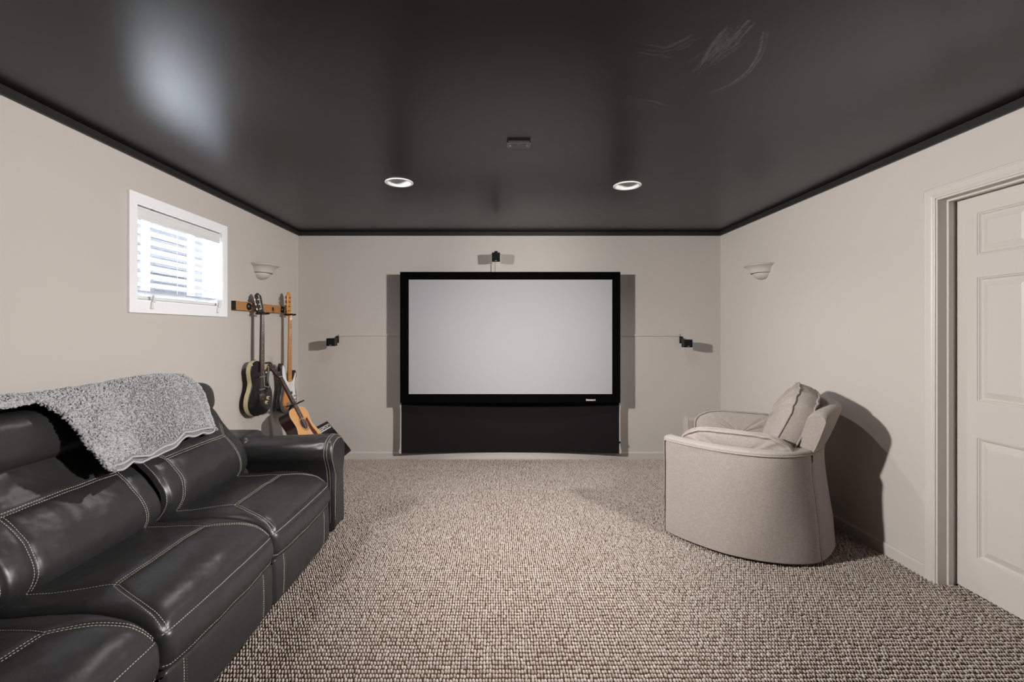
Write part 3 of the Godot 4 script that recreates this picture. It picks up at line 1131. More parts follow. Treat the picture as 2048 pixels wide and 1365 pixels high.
func cushion(parent: Node, called: String, curve: Curve2, z0: float, z1: float, r: float, crown: float, seams: Array, off: Vector3, wrinkle: FastNoiseLite, amount: float, nz: int, ns: int, m: Material) -> void:
	# an upholstered piece: an outline in (across, height) drawn out along the depth, rounded at both ends and pulled in along its seams.
	# seams: [[points (depth from z0, length along the outline)], double stitching]
	var w := z1 - z0
	var lines := []
	for sm in seams:
		lines.append(sm[0])
	var shape := func(z: float, s: float, flat: bool) -> Vector3:
		var a := curve.at(s)
		var q: Vector2 = a[0]
		var nn: Vector2 = a[1]
		var t := minf(z, w - z)
		var drop := 0.0
		if t < r:
			drop = r - sqrt(maxf(r * r - (r - t) * (r - t), 0.0))
		var up := crown * (1.0 - pow(absf(2.0 * z / w - 1.0), 2.5)) - drop
		if not flat:
			var groove := 0.0
			for ln in lines:
				for i in ln.size() - 1:
					var d := Vector2(z, s).distance_to(Geometry2D.get_closest_point_to_segment(Vector2(z, s), ln[i], ln[i + 1]))
					if d < 0.03:
						groove = maxf(groove, exp(-d * d / 0.00005) * 0.0045 + exp(-d * d / 0.0004) * 0.003)
			up -= groove
		up += amount * wrinkle.get_noise_3d(q.x * 10.0, q.y * 10.0, (z + z0) * 10.0)
		q += nn * up
		return P(q.x, q.y, z + z0)
	var mb := Mb.new()
	mb.grid(nz, ns, func(u: float, v: float) -> Vector3:
		# closer rows where the ends roll over
		var uu := 0.5 - 0.5 * cos(PI * u)
		return shape.call(lerpf(u, uu, 0.45) * w, v * curve.total, false))
	var o := part(called, mb, m, parent, off)
	if seams.is_empty():
		return
	var th := Mb.new()
	for sm in seams:
		var ln: Array = sm[0]
		var sides: Array = [-0.0065, 0.0065] if sm[1] else [0.0055]
		for e in sides:
			var pts := []
			var nrm := []
			for i in ln.size() - 1:
				var a: Vector2 = ln[i]
				var b: Vector2 = ln[i + 1]
				var d := (b - a).normalized()
				var n2: Vector2 = Vector2(-d.y, d.x) * float(e)
				var cnt := maxi(2, int(a.distance_to(b) / 0.012))
				for k in cnt + (1 if i == ln.size() - 2 else 0):
					var c: Vector2 = a.lerp(b, float(k) / cnt) + n2
					var p0: Vector3 = shape.call(c.x, c.y, false)
					var px: Vector3 = shape.call(c.x + 0.004, c.y, true) - shape.call(c.x - 0.004, c.y, true)
					var ps: Vector3 = shape.call(c.x, c.y + 0.004, true) - shape.call(c.x, c.y - 0.004, true)
					var nn := ps.cross(px).normalized()
					var ref: Vector2 = curve.at(c.y)[1]
					if nn.dot(Vector3(ref.x, ref.y, 0)) < 0.0:
						nn = -nn
					pts.append(p0 + nn * 0.0008)
					nrm.append(nn)
			th.stitch(pts, nrm)
	part("stitching", th, M.thread, o).set_meta("kind", "stuff")


func roll(parent: Node, called: String, c: Vector2, rx: float, ry: float, z0: float, z1: float, off: Vector3, wrinkle: FastNoiseLite, lean: float) -> void:
	# a headrest: a plump roll with rounded ends
	var mb := Mb.new()
	mb.grid(40, 40, func(u: float, v: float) -> Vector3:
		var a := TAU * v
		var e := 1.0 - pow(absf(2.0 * u - 1.0), 7.0)
		var k := pow(maxf(e, 0.0), 0.42)
		var q := Vector2(signf(cos(a)) * pow(absf(cos(a)), 0.75) * rx, signf(sin(a)) * pow(absf(sin(a)), 0.75) * ry) * lerpf(0.25, 1.0, k)
		q = q.rotated(lean)
		var z := lerpf(z0, z1, 0.5 - 0.5 * cos(PI * u) if false else u)
		q *= 1.0 + 0.02 * wrinkle.get_noise_3d(q.x * 25.0, q.y * 25.0, z * 12.0)
		return P(c.x + q.x, c.y + q.y, z), false, true)
	part(called, mb, M.leather, parent, off)


func arm(parent: Node, za: float, zb: float, off: Vector3, wrinkle: FastNoiseLite) -> void:
	# za: the seat side, zb: the outer side
	var sec := [Vector2(0.062, 0.05), Vector2(0.062, 0.24), Vector2(0.055, 0.42), Vector2(0.03, 0.50), Vector2(0.0, 0.555), Vector2(-0.005, 0.60), Vector2(0.02, 0.645), Vector2(0.075, 0.668), Vector2(0.14, 0.672), Vector2(0.205, 0.658), Vector2(0.248, 0.62), Vector2(0.262, 0.57), Vector2(0.256, 0.48), Vector2(0.245, 0.36), Vector2(0.24, 0.05)]
	sec = smooth_line(sec, 5)
	var sg := signf(zb - za)
	var cen := Vector2(0.125, 0.42)
	var xb := -1.93
	var xf := -1.075
	var place := func(u: float, k: int) -> Vector3:
		var x := lerpf(xb, xf, u)
		var q: Vector2 = sec[k]
		var e := clampf((x - (xf - 0.05)) / 0.05, 0.0, 1.0)
		var shrink := 0.035 * (1.0 - sqrt(1.0 - e * e))
		var dirv := (q - cen).normalized()
		q -= dirv * shrink
		# the pad swells a little towards the front
		q.y += (0.012 * smoothstep(0.3, 0.9, u) - 0.008 * (1.0 - u)) * smoothstep(0.5, 0.66, q.y)
		var wv := wrinkle.get_noise_3d(x * 12.0, q.y * 12.0, q.x * 12.0) * 0.004
		# gathers of leather behind the front seam
		var g := exp(-pow((x + 1.15) / 0.03, 2.0)) * 0.003 * sin(k * 1.3) * smoothstep(0.4, 0.55, q.y)
		q += dirv * (wv + g)
		var seam := exp(-pow((x + 1.118) / 0.006, 2.0)) * 0.006
		q -= dirv * seam
		return P(x, q.y, za + sg * q.x)
	var mb := Mb.new()
	var us := []
	for i in 41:
		us.append(float(i) / 40 * 0.88)
	for i in 24:
		us.append(0.88 + 0.12 * float(i + 1) / 24)
	var n := sec.size()
	var s := mb.v.size()
	for u in us:
		for k in n:
			mb.add(place.call(u, k))
	for i in us.size() - 1:
		for k in n - 1:
			mb.q(s + i * n + k, s + i * n + k + 1, s + (i + 1) * n + k + 1, s + (i + 1) * n + k)
	# close the front
	var ring := []
	for k in n:
		ring.append(mb.add(place.call(1.0, k)))
	var c := mb.add(P(xf + 0.008, 0.40, za + sg * 0.125))
	for k in n - 1:
		mb.t3(c, ring[k], ring[k + 1])
	mb.t3(c, ring[n - 1], ring[0])
	var o := part("arm", mb, M.leather, parent, off)
	var th := Mb.new()
	for x in [-1.126, -1.109, -1.078]:
		var pts := []
		var nrm := []
		for k in range(2, n - 4):
			var u: float = (x - xb) / (xf - xb)
			var p0: Vector3 = place.call(u, k)
			var q: Vector2 = (sec[k] - cen).normalized()
			var nn := Vector3(0.4 if x > -1.1 else 0.0, q.y, -sg * q.x).normalized()
			pts.append(p0 + nn * 0.001)
			nrm.append(nn)
		th.stitch(pts, nrm)
	part("stitching", th, M.thread, o).set_meta("kind", "stuff")


func build_sofa() -> void:
	var grain := noise_image(512, 0.035, FastNoiseLite.TYPE_CELLULAR, 1, 5)
	var soft := noise_image(512, 0.012, FastNoiseLite.TYPE_SIMPLEX, 4, 8)
	grain.convert(Image.FORMAT_RGB8)
	soft.convert(Image.FORMAT_RGB8)
	var mix := Image.create(512, 512, false, Image.FORMAT_RGB8)
	for y in 512:
		for x in 512:
			var g := clampf(grain.get_pixel(x, y).r * 1.2, 0.0, 1.0) * 0.35 + soft.get_pixel(x, y).r * 0.65
			mix.set_pixel(x, y, Color(g, g, g))
	mix.bump_map_to_normal_map(3.0)
	M.leather = mat(Color(0.175, 0.175, 0.178), 0.37, 0.5)
	M.leather.normal_enabled = true
	M.leather.normal_texture = tex(mix)
	M.leather.normal_scale = 0.28
	tri(M.leather, 3.2)
	M.thread = mat(Color(0.78, 0.75, 0.69), 0.8, 0.3)
	var wr := FastNoiseLite.new()
	wr.seed = 4
	wr.frequency = 0.55
	wr.fractal_octaves = 3
	var o := thing("reclining_sofa", P(-1.60, 0.0, 1.84), "black leather reclining sofa with pale contrast stitching along the window wall", "sofa")
	var off := -o.position
	var marks := [0.741, 1.476, 2.211, 2.946]
	# seats
	var sp := smooth_line([Vector2(-1.82, 0.44), Vector2(-1.70, 0.465), Vector2(-1.55, 0.472), Vector2(-1.40, 0.484), Vector2(-1.27, 0.482), Vector2(-1.17, 0.460), Vector2(-1.115, 0.428), Vector2(-1.088, 0.395), Vector2(-1.078, 0.35), Vector2(-1.078, 0.31), Vector2(-1.086, 0.278), Vector2(-1.10, 0.262), Vector2(-1.14, 0.255)], 8)
	var sc := Curve2.new(sp)
	var s_long := sc.near(Vector2(-1.353, 0.484))
	var s_welt := sc.near(Vector2(-1.09, 0.398))
	var s_low := sc.near(Vector2(-1.084, 0.284))
	for k in 3:
		var z0: float = marks[k] + 0.003
		var z1: float = marks[k + 1] - 0.003
		var w := z1 - z0
		var zi := 0.125
		var seams := [[[Vector2(zi, s_long), Vector2(w - zi, s_long)], true], [[Vector2(0.012, s_welt), Vector2(w - 0.012, s_welt)], false], [[Vector2(0.012, s_low), Vector2(w - 0.012, s_low)], false]]
		for e in [0, 1]:
			var front := []
			var mid: float = lerpf(s_long, s_welt, 0.5)
			for q in smooth_line([Vector2(zi, s_long), Vector2(zi * 0.62, lerpf(s_long, s_welt, 0.3)), Vector2(zi * 0.33, mid + 0.04), Vector2(0.022, s_welt)], 4):
				front.append(Vector2(w - q.x, q.y) if e else q)
			seams.append([front, true])
			var back := []
			for q in [Vector2(zi, s_long), Vector2(0.10, s_long - 0.16), Vector2(0.085, 0.1)]:
				back.append(Vector2(w - q.x, q.y) if e else q)
			seams.append([back, false])
		cushion(o, "seat_cushion", sc, z0, z1, 0.042, 0.014, seams, off, wr, 0.004, 84, 96, M.leather)
		# board of the footrest below it
		var lc := Curve2.new(smooth_line([Vector2(-1.14, 0.268), Vector2(-1.10, 0.264), Vector2(-1.088, 0.245), Vector2(-1.085, 0.15), Vector2(-1.088, 0.06), Vector2(-1.10, 0.042), Vector2(-1.14, 0.038)], 6))
		var a := lc.near(Vector2(-1.088, 0.25))
		var b := lc.near(Vector2(-1.088, 0.055))
		cushion(o, "footrest_panel", lc, z0 + 0.004, z1 - 0.004, 0.02, 0.006, [[[Vector2(0.10, a), Vector2(0.10, b)], true], [[Vector2(w - 0.108, a), Vector2(w - 0.108, b)], true]], off, wr, 0.003, 40, 40, M.leather)
		# back cushion: a lumbar panel with two wings
		var rec := 0.05 if k == 1 else 0.0
		var bp := []
		for q in [Vector2(-1.72, 0.40), Vector2(-1.655, 0.455), Vector2(-1.612, 0.53), Vector2(-1.620, 0.61), Vector2(-1.660, 0.68), Vector2(-1.715, 0.735), Vector2(-1.758, 0.785), Vector2(-1.80, 0.85), Vector2(-1.86, 0.92)]:
			bp.append(q - Vector2(rec * smoothstep(0.45, 0.75, q.y), 0))
		bp.reverse()
		var bc := Curve2.new(smooth_line(bp, 7))
		var s_top := bc.near(Vector2(-1.708 - rec, 0.728))
		var s_bot := bc.total - 0.10
		var wi := 0.115
		seams = [[[Vector2(wi, s_top), Vector2(w - wi, s_top)], true]]
		for e in [0, 1]:
			var side := [Vector2(wi, s_top), Vector2(wi + 0.005, lerpf(s_top, s_bot, 0.4)), Vector2(wi - 0.012, s_bot)]
			var up := [Vector2(wi, s_top), Vector2(0.05, s_top - 0.09)]
			var edge := [Vector2(0.016, s_top - 0.06), Vector2(0.016, s_bot + 0.05)]
			if e:
				side = [Vector2(w - wi, s_top), Vector2(w - wi - 0.005, lerpf(s_top, s_bot, 0.4)), Vector2(w - wi + 0.012, s_bot)]
				up = [Vector2(w - wi, s_top), Vector2(w - 0.05, s_top - 0.09)]
			seams.append([side, true])
			seams.append([up, true])
			if e == 0:
				seams.append([edge, false])
		cushion(o, "back_cushion", bc, z0 + 0.001, z1 - 0.001, 0.032, 0.020, seams, off, wr, 0.006, 76, 76, M.leather)
		roll(o, "headrest", Vector2(-1.895 - rec * 0.4, 0.955), 0.115, 0.112, z0 + 0.05, (z1 - 0.02 if k == 2 else z1 - 0.13), off, wr, 0.12)
	# frame behind and below the cushions
	var mb := Mb.new()
	mb.span(-2.13, -1.84, 0.05, 0.97, marks[0] - 0.02, marks[3] - 0.01, 0.05, 3)
	part("back_frame", mb, M.leather, o, off)
	mb = Mb.new()
	mb.span(-1.95, -1.13, 0.0, 0.24, marks[0] + 0.01, marks[3] - 0.01, 0.01)
	part("base", mb, M.black_metal, o, off)
	for e in 2:
		var za: float = marks[3] if e else marks[0]
		var sg := 1.0 if e else -1.0
		arm(o, za, za + sg * 0.25, off, wr)
		mb = Mb.new()
		mb.box(P(-1.885, 0.365, za + sg * 0.155), Vector3(0.50, 0.655, 0.27), 0.06, 4)
		part("arm_back", mb, M.leather, o, off)


func build_blanket() -> void:
	var o := thing("sherpa_throw", P(-1.90, 1.05, 2.2), "fluffy grey sherpa throw draped over the back of the leather sofa", "blanket")
	var off := -o.position
	M.sherpa = mat(Color(0.52, 0.52, 0.53), 1.0, 0.2)
	M.satin = mat(Color(0.70, 0.70, 0.71), 0.55, 0.4)
	var cell := FastNoiseLite.new()
	cell.noise_type = FastNoiseLite.TYPE_CELLULAR
	cell.cellular_return_type = FastNoiseLite.RETURN_DISTANCE2_SUB
	cell.frequency = 1.0
	cell.seed = 9
	var soft := FastNoiseLite.new()
	soft.frequency = 1.0
	soft.seed = 17
	# the line it follows from behind the back, over the headrests and down their front
	var c := Curve2.new(smooth_line([Vector2(-2.03, 0.86), Vector2(-2.035, 0.98), Vector2(-2.00, 1.065), Vector2(-1.925, 1.098), Vector2(-1.845, 1.082), Vector2(-1.785, 1.02), Vector2(-1.755, 0.94), Vector2(-1.728, 0.86), Vector2(-1.675, 0.765)], 8))
	var s_ridge := c.near(Vector2(-1.855, 1.088))
	var make := func(z0: float, z1: float, lift: float, called: String, hem_up: float, nz: int, ns: int) -> Array:
		var mb := Mb.new()
		var send := func(z: float) -> float:
			# only the top is covered near the camera; further along it hangs down the front, with a slanting edge between
			var t := smoothstep(1.80, 1.935, z)
			var wave := 0.012 * sin(z * 17.0 + 1.0) + 0.006 * sin(z * 41.0)
			return lerpf(s_ridge, c.total - hem_up + wave - 0.03 * smoothstep(2.0, 2.8, z), t)
		var spot := func(z: float, v: float, bump: float) -> Vector3:
			var s: float = v * send.call(z)
			var a := c.at(s)
			var q: Vector2 = a[0]
			var nn: Vector2 = a[1]
			# folds: it sags between the two headrests and stands off where it turns over
			var hang := smoothstep(s_ridge - 0.05, c.total, s)
			var gap := exp(-pow((z - 2.19) / 0.11, 2.0))
			var h := lift + 0.012 + 0.010 * soft.get_noise_2d(z * 5.0, s * 4.0) - 0.018 * gap * smoothstep(0.15, 0.4, s)
			h += hang * (0.016 * sin(z * 9.0 + s * 6.0) + 0.022 * smoothstep(2.1, 1.85, z))
			# the far corner curls round the end of the headrest
			var over := smoothstep(z1 - 0.10, z1, z)
			q -= Vector2(0.05, 0.05) * over * over * (1.0 - hang * 0.4)
			q.y += 0.012 * smoothstep(1.95, 2.3, z) * smoothstep(0.1, 0.25, s)
			q += nn * (h + bump)
			return P(q.x, q.y, z)
		mb.grid(nz, ns, func(u: float, v: float) -> Vector3:
			var z := lerpf(z0, z1, u)
			var s: float = v * send.call(z)
			var wz := z + 0.004 * soft.get_noise_2d(z * 60.0, s * 60.0)
			var ws := s + 0.004 * soft.get_noise_2d(z * 60.0 + 90.0, s * 60.0)
			var coarse := cell.get_noise_2d(wz * 75.0, ws * 75.0) + 1.0
			var fine := cell.get_noise_2d(wz * 150.0, ws * 150.0) + 1.0
			var side := smoothstep(2.3, 1.85, z)
			return spot.call(z, v, lerpf(0.006, 0.010, side) * minf(coarse, 0.45) + 0.004 * minf(fine, 0.5)))
		var pl := part(called, mb, M.sherpa, o, off)
		return [spot, pl]
	var under: Array = make.call(1.965, 2.785, 0.0, "lower_layer", 0.0, 120, 70)
	var upper: Array = make.call(1.30, 2.70, 0.014, "upper_layer", 0.022, 240, 110)
	# curly tufts of the pile, too many and too small to count
	var tm := Mb.new()
	tm.grid(7, 4, func(u: float, v: float) -> Vector3:
		var a := TAU * u
		var b := PI * (v - 0.5)
		return Vector3(cos(a) * cos(b), sin(b), sin(a) * cos(b) * 0.62), true, false)
	var tuft := tm.commit()
	var rng := RandomNumberGenerator.new()
	rng.seed = 19
	for e in 2:
		var pair: Array = [under, upper][e]
		var zr: Array = [[2.60, 2.783], [1.32, 2.695]][e]
		var cnt: int = [4200, 30000][e]
		var buf := PackedFloat32Array()
		buf.resize(cnt * 16)
		for k in cnt:
			var z := rng.randf_range(zr[0], zr[1])
			var v := rng.randf_range(0.12, 0.985)
			if e == 1 and k % 9 == 0:
				# thicker along the slanting free edge
				z = rng.randf_range(1.32, 1.935)
				v = 1.0
			var p0: Vector3 = pair[0].call(z, v, 0.003)
			var pv: Vector3 = pair[0].call(z, v + 0.006, 0.003) - p0
			var pz: Vector3 = pair[0].call(z + 0.004, v, 0.003) - p0
			var nn := pz.cross(pv).normalized()
			if nn.dot(Vector3(0.6, 0.8, 0.0)) < 0.0 and v > 0.3:
				nn = -nn
			var side := smoothstep(2.35, 1.85, z)
			var r := lerpf(0.0036, 0.0052, side) * (1.0 + 0.22 * rng.randfn())
			var yy := (nn + Vector3(rng.randfn(), rng.randfn() - 0.5, rng.randfn()) * 0.42).normalized()
			var xx := yy.cross(Vector3(rng.randfn(), rng.randfn(), rng.randfn())).normalized()
			var zz := xx.cross(yy)
			var b := Basis(xx * r, yy * r * 1.35, zz * r)
			if v == 1.0:
				p0 += Vector3(rng.randf_range(-0.004, 0.007), rng.randf_range(-0.012, 0.004), rng.randf_range(-0.004, 0.008))
			var q := p0 + nn * (0.001 + 0.0015 * rng.randf()) + off
			var row := [b.x.x, b.y.x, b.z.x, q.x, b.x.y, b.y.y, b.z.y, q.y, b.x.z, b.y.z, b.z.z, q.z]
			for i in 12:
				buf[k * 16 + i] = row[i]
			var t := 0.45 * (1.0 + 0.06 * rng.randfn())
			buf[k * 16 + 12] = t
			buf[k * 16 + 13] = t
			buf[k * 16 + 14] = t * 1.02
			buf[k * 16 + 15] = 1.0
		var mm := MultiMesh.new()
		mm.transform_format = MultiMesh.TRANSFORM_3D
		mm.use_colors = true
		mm.mesh = tuft
		mm.instance_count = cnt
		mm.buffer = buf
		var mi := MultiMeshInstance3D.new()
		mi.name = "pile_tufts"
		mi.multimesh = mm
		var pm := mat(Color.WHITE, 1.0, 0.15)
		pm.vertex_color_use_as_albedo = true
		mi.material_override = pm
		mi.set_meta("kind", "stuff")
		o.add_child(mi, true)
	# satin binding along the lower hem and up the far edge
	for e in 2:
		var pair: Array = [under, upper][e]
		var z1: float = [2.785, 2.70][e]
		var pts := []
		for k in 91:
			var z := lerpf([1.965, 1.935][e], z1 - 0.004, k / 90.0)
			pts.append(pair[0].call(z, 1.0, 0.0035) + Vector3(0, -0.002, 0) + Vector3(0.004, 0.003, 0) * sin(z * 55.0 + e * 2.0))
		var mb := Mb.new()
		mb.tube(pts, 0.0095, 10, true, false, 0.6)
		part("hem_binding", mb, M.satin, pair[1])
		pts = []
		for k in 41:
			pts.append(pair[0].call(z1, lerpf(0.35, 0.99, k / 40.0), 0.003))
		mb = Mb.new()
		mb.tube(pts, 0.005, 8, true, false, 0.8)
		part("edge_binding", mb, M.sherpa, pair[1])


# ---------------------------------------------------------------- swivel armchair

const CHAIR_AT := Vector2(1.70, 3.24)      # across, depth


func pillow(parent: Node, called: String, size: Vector3, boxing: float, puff: float, m: Material, xf: Transform3D, s: int, wob: float) -> MeshInstance3D:
	# a boxed cushion, its wide faces looking along local z, with a corded welt round both edges
	var nz := FastNoiseLite.new()
	nz.seed = s
	nz.frequency = 1.0
	var hw := size.x / 2
	var hh := size.y / 2
	var rim := func(a: float, side: float) -> Vector3:
		# the outline: a rectangle with round corners and slightly hollow sides
		var c := cos(a)
		var d := sin(a)
		var e := 0.42
		var p := Vector2(signf(c) * pow(absf(c), e) * hw, signf(d) * pow(absf(d), e) * hh)
		p *= 1.0 - 0.030 * cos(4.0 * a) * -1.0 - 0.03
		var wv := nz.get_noise_3d(p.x * 9.0, p.y * 9.0, side * 3.0) * wob
		return Vector3(p.x * (1.0 + wv), p.y * (1.0 + wv), side * boxing / 2 + nz.get_noise_3d(p.x * 14.0 + 5.0, p.y * 14.0, side) * wob * 0.5)
	var mb := Mb.new()
	var na := 72
	for side in [-1.0, 1.0]:
		mb.grid(na, 18, func(u: float, v: float) -> Vector3:
			var o: Vector3 = rim.call(TAU * u, side)
			var k := 1.0 - pow(v, 1.6)
			var q := Vector3(o.x * k, o.y * k, o.z)
			var lift := puff * (1.0 - pow(k, 3.0)) * (1.0 + 0.25 * nz.get_noise_2d(q.x * 6.0, q.y * 6.0 + side))
			# small gathers that run in from the welt
			lift += 0.006 * wob / 0.03 * sin(u * TAU * 9.0 + s) * smoothstep(0.6, 1.0, k) * (1.0 - smoothstep(0.9, 1.0, k))
			q.z = side * (absf(o.z) + lift - 0.006 * exp(-pow((k - 0.965) / 0.02, 2.0)))
			return q, true, false)
	mb.grid(na, 4, func(u: float, v: float) -> Vector3:
		var a: Vector3 = rim.call(TAU * u, -1.0)
		var b: Vector3 = rim.call(TAU * u, 1.0)
		var q := a.lerp(b, v)
		var out := 0.010 * sin(PI * v) * (1.0 + 1.2 * nz.get_noise_2d(u * 30.0, v * 3.0))
		var d := Vector3(q.x, q.y, 0).normalized()
		return q + d * out, true, false)
	var o := part(called, mb, m, parent, xf.origin, xf.basis)
	for side in [-1.0, 1.0]:
		var pts := []
		for k in 96:
			var q: Vector3 = rim.call(TAU * k / 96.0, side)
			pts.append(q + Vector3(q.x, q.y, 0).normalized() * 0.003)
		mb = Mb.new()
		mb.tube(pts, 0.0062, 7, false, true)
		part("welt", mb, m, o)
	return o


func build_chair() -> void:
	# linen weave: crossing slubs of warm grey yarn
	var n := 512
	var wa := FastNoiseLite.new()
	wa.seed = 31
	wa.frequency = 1.0
	var im := Image.create(n, n, false, Image.FORMAT_RGB8)
	var bu := Image.create(n, n, false, Image.FORMAT_RGB8)
	for y in n:
		for x in n:
			var fx := TAU * x / n
			var fy := TAU * y / n
			# noise on circles so that the edges meet
			var hz := wa.get_noise_3d(cos(fx) * 3.5, sin(fx) * 3.5, float(y % n) * 0.83)
			var vt := wa.get_noise_3d(float(x % n) * 0.83 + 400.0, cos(fy) * 3.5, sin(fy) * 3.5)
			var g := hz * 0.6 + vt * 0.6
			var over := 1.0 if (x / 2 + y / 2) % 2 == 0 else 0.0
			var t := clampf(0.55 + g * 0.75 + (over - 0.5) * 0.10, 0.0, 1.0)
			im.set_pixel(x, y, Color(lerpf(0.485, 0.735, t), lerpf(0.452, 0.698, t), lerpf(0.432, 0.672, t)))
			var b := clampf(0.5 + (hz if over > 0.5 else vt) * 0.6 + (over - 0.5) * 0.3, 0.0, 1.0)
			bu.set_pixel(x, y, Color(b, b, b))
	bu.bump_map_to_normal_map(2.0)
	M.linen = mat(Color.WHITE, 0.95, 0.25)
	M.linen.albedo_texture = tex(im)
	M.linen.normal_enabled = true
	M.linen.normal_texture = tex(bu)
	M.linen.normal_scale = 0.3
	M.linen.rim_enabled = true
	M.linen.rim = 0.15
	tri(M.linen, 2.2)
	# local axes: x to the sitter's left, -z the way the chair faces
	var fwd := Vector3(-0.864, 0.0, -0.504)
	var lat := Vector3(0.504, 0.0, -0.864)
	var o := thing("swivel_armchair", P(CHAIR_AT.x, 0.0, CHAIR_AT.y), "grey linen barrel swivel armchair with loose cushions turned towards the screen", "armchair")
	var at := func(a: float, l: float, h: float) -> Vector3: return fwd * a + lat * l + Vector3(0, h, 0)
	# half outline at the hem, from the front corner round to the middle of the back
	var half := [Vector2(0.412, 0.419), Vector2(0.30, 0.482), Vector2(0.182, 0.530), Vector2(0.039, 0.565), Vector2(-0.095, 0.568), Vector2(-0.222, 0.543), Vector2(-0.348, 0.487), Vector2(-0.451, 0.394), Vector2(-0.513, 0.250), Vector2(-0.551, 0.100), Vector2(-0.557, 0.0)]
	var pts := []
	for i in half.size():
		pts.append(Vector2(half[i].x, -half[i].y))
	for i in range(half.size() - 2, -1, -1):
		pts.append(half[i])
	var line := Curve2.new(smooth_line(pts, 8))
	var L: float = line.total
	# plan position at length s, drawn in by t, at height h (the skirt spreads towards the hem at the back)
	var plan := func(s: float, t: float, h: float) -> Vector3:
		var a := line.at(s)
		var q: Vector2 = a[0]
		var nn: Vector2 = a[1]
		if nn.dot(q) > 0.0:
			nn = -nn
		var rear := smoothstep(-0.15, -0.52, q.x)
		var spread := rear * (0.052 * smoothstep(0.05, 0.62, h) - 0.006 * smoothstep(0.10, 0.03, h))
		q += nn * (t + spread)
		return at.call(q.x, q.y, h)
	var seam_s := line.near(Vector2(-0.458, -0.382))
	var cuts := [[0.0, seam_s - 0.0016, "side_panel"], [seam_s + 0.0016, L - seam_s - 0.0016, "back_panel"], [L - seam_s + 0.0016, L, "side_panel"]]
	var wr := FastNoiseLite.new()
	wr.seed = 6
	wr.frequency = 1.0
	for c in cuts:
		var mb := Mb.new()
		var ring := [[0.012, 0.028], [0.002, 0.026], [0.0, 0.032], [0.0, 0.10], [0.0, 0.20], [0.0, 0.30], [0.0, 0.40], [0.0, 0.50], [0.0, 0.58], [0.001, 0.63], [0.004, 0.648]]
		mb.grid(48, ring.size() - 1, func(u: float, v: float) -> Vector3:
			var r: Array = ring[int(round(v * (ring.size() - 1)))]
			var s := lerpf(c[0], c[1], u)
			var e := minf(u, 1.0 - u)
			var tuck := 0.006 * (1.0 - smoothstep(0.0, 0.03, e))
			return plan.call(s, r[0] + tuck + 0.004 * wr.get_noise_2d(s * 4.0, r[1] * 4.0), r[1]))
		part(c[2], mb, M.linen, o)
	# top band of the arms, their inside and the closed front ends
	var mb := Mb.new()
	var sec := [[0.002, 0.646], [0.0, 0.655], [0.004, 0.664], [0.014, 0.670], [0.05, 0.673], [0.08, 0.670], [0.090, 0.662], [0.095, 0.645], [0.105, 0.52], [0.11, 0.36]]
	mb.grid(96, sec.size() - 1, func(u: float, v: float) -> Vector3:
		var r: Array = sec[int(round(v * (sec.size() - 1)))]
		return plan.call(u * L, r[0], r[1]))
	part("arm_band", mb, M.linen, o)
	for e in 2:
		mb = Mb.new()
		var s := 0.0 if e == 0 else L
		var prof := [[0.004, 0.026], [0.0, 0.30], [0.0, 0.60], [0.0, 0.655], [0.014, 0.670], [0.05, 0.673], [0.08, 0.670], [0.095, 0.645], [0.105, 0.50], [0.11, 0.30], [0.11, 0.026]]
		var c := mb.add(plan.call(s, 0.055, 0.35) + fwd * 0.008)
		var ring := []
		for r in prof:
			ring.append(mb.add(plan.call(s, r[0], r[1]) + fwd * 0.003))
		for k in ring.size():
			mb.t3(c, ring[k], ring[(k + 1) % ring.size()])
		part("arm_front", mb, M.linen, o)
		# cord round the inner edge of the arm front
		var cord := []
		for r in prof.slice(1):
			cord.append(plan.call(s, r[0], r[1]) + fwd * 0.004)
		mb = Mb.new()
		mb.tube(smooth_line(cord, 3), 0.0035, 6)
		part("welt", mb, M.linen, o)
	var w_pts := []
	for k in 97:
		w_pts.append(plan.call(L * k / 96.0, -0.001, 0.646))
	mb = Mb.new()
	mb.tube(w_pts, 0.0042, 7)
	part("welt", mb, M.linen, o)
	# the raised back: leans out over the wall behind
	var b0 := seam_s + 0.005
	var b1 := L - b0
	mb = Mb.new()
	var back := func(u: float, v: float) -> Vector3:
		# v runs up the outside, over the top and down the inside
		var s := lerpf(b0, b1, u)
		var end := 1.0 - pow(absf(2.0 * u - 1.0), 6.0)
		var top := 0.885 + 0.045 * pow(maxf(1.0 - pow(absf(2.0 * u - 1.0), 3.0), 0.0), 0.6)
		var t := 0.0
		var h := 0.0
		if v < 0.42:
			h = lerpf(0.60, top - 0.045, v / 0.42)
			t = 0.0
		elif v < 0.70:
			var a := (v - 0.42) / 0.28 * PI
			h = top - 0.045 + 0.045 * sin(a)
			t = 0.055 - 0.055 * cos(a)
		else:
			h = lerpf(top - 0.045, 0.45, (v - 0.70) / 0.30)
			t = 0.11
		var lean := 0.082 * pow(maxf(h - 0.655, 0.0) / 0.21, 0.85)
		var p: Vector3 = plan.call(s, t * lerpf(0.93, 1.0, end), minf(h, 0.66))
		p.y = h
		var outd := Vector3(p.x, 0, p.z).normalized()
		return p + outd * lean
	mb.grid(48, 50, back)
	for e in 2:
		var s := mb.v.size()
		var cc := Vector3.ZERO
		for k in 51:
			var q: Vector3 = back.call(float(e), k / 50.0)
			cc += q / 51.0
			mb.add(q)
		var ci := mb.add(cc)
		for k in 50:
			mb.t3(ci, s + k, s + k + 1)
		mb.t3(ci, s + 50, s)
	part("chair_back", mb, M.linen, o)
	# seat
	mb = Mb.new()
	mb.box(at.call(0.36, 0.0, 0.20), Vector3(0.66, 0.33, 0.06), 0.02, 2, Basis(lat, Vector3.UP, fwd))
	part("front_rail", mb, M.linen, o)
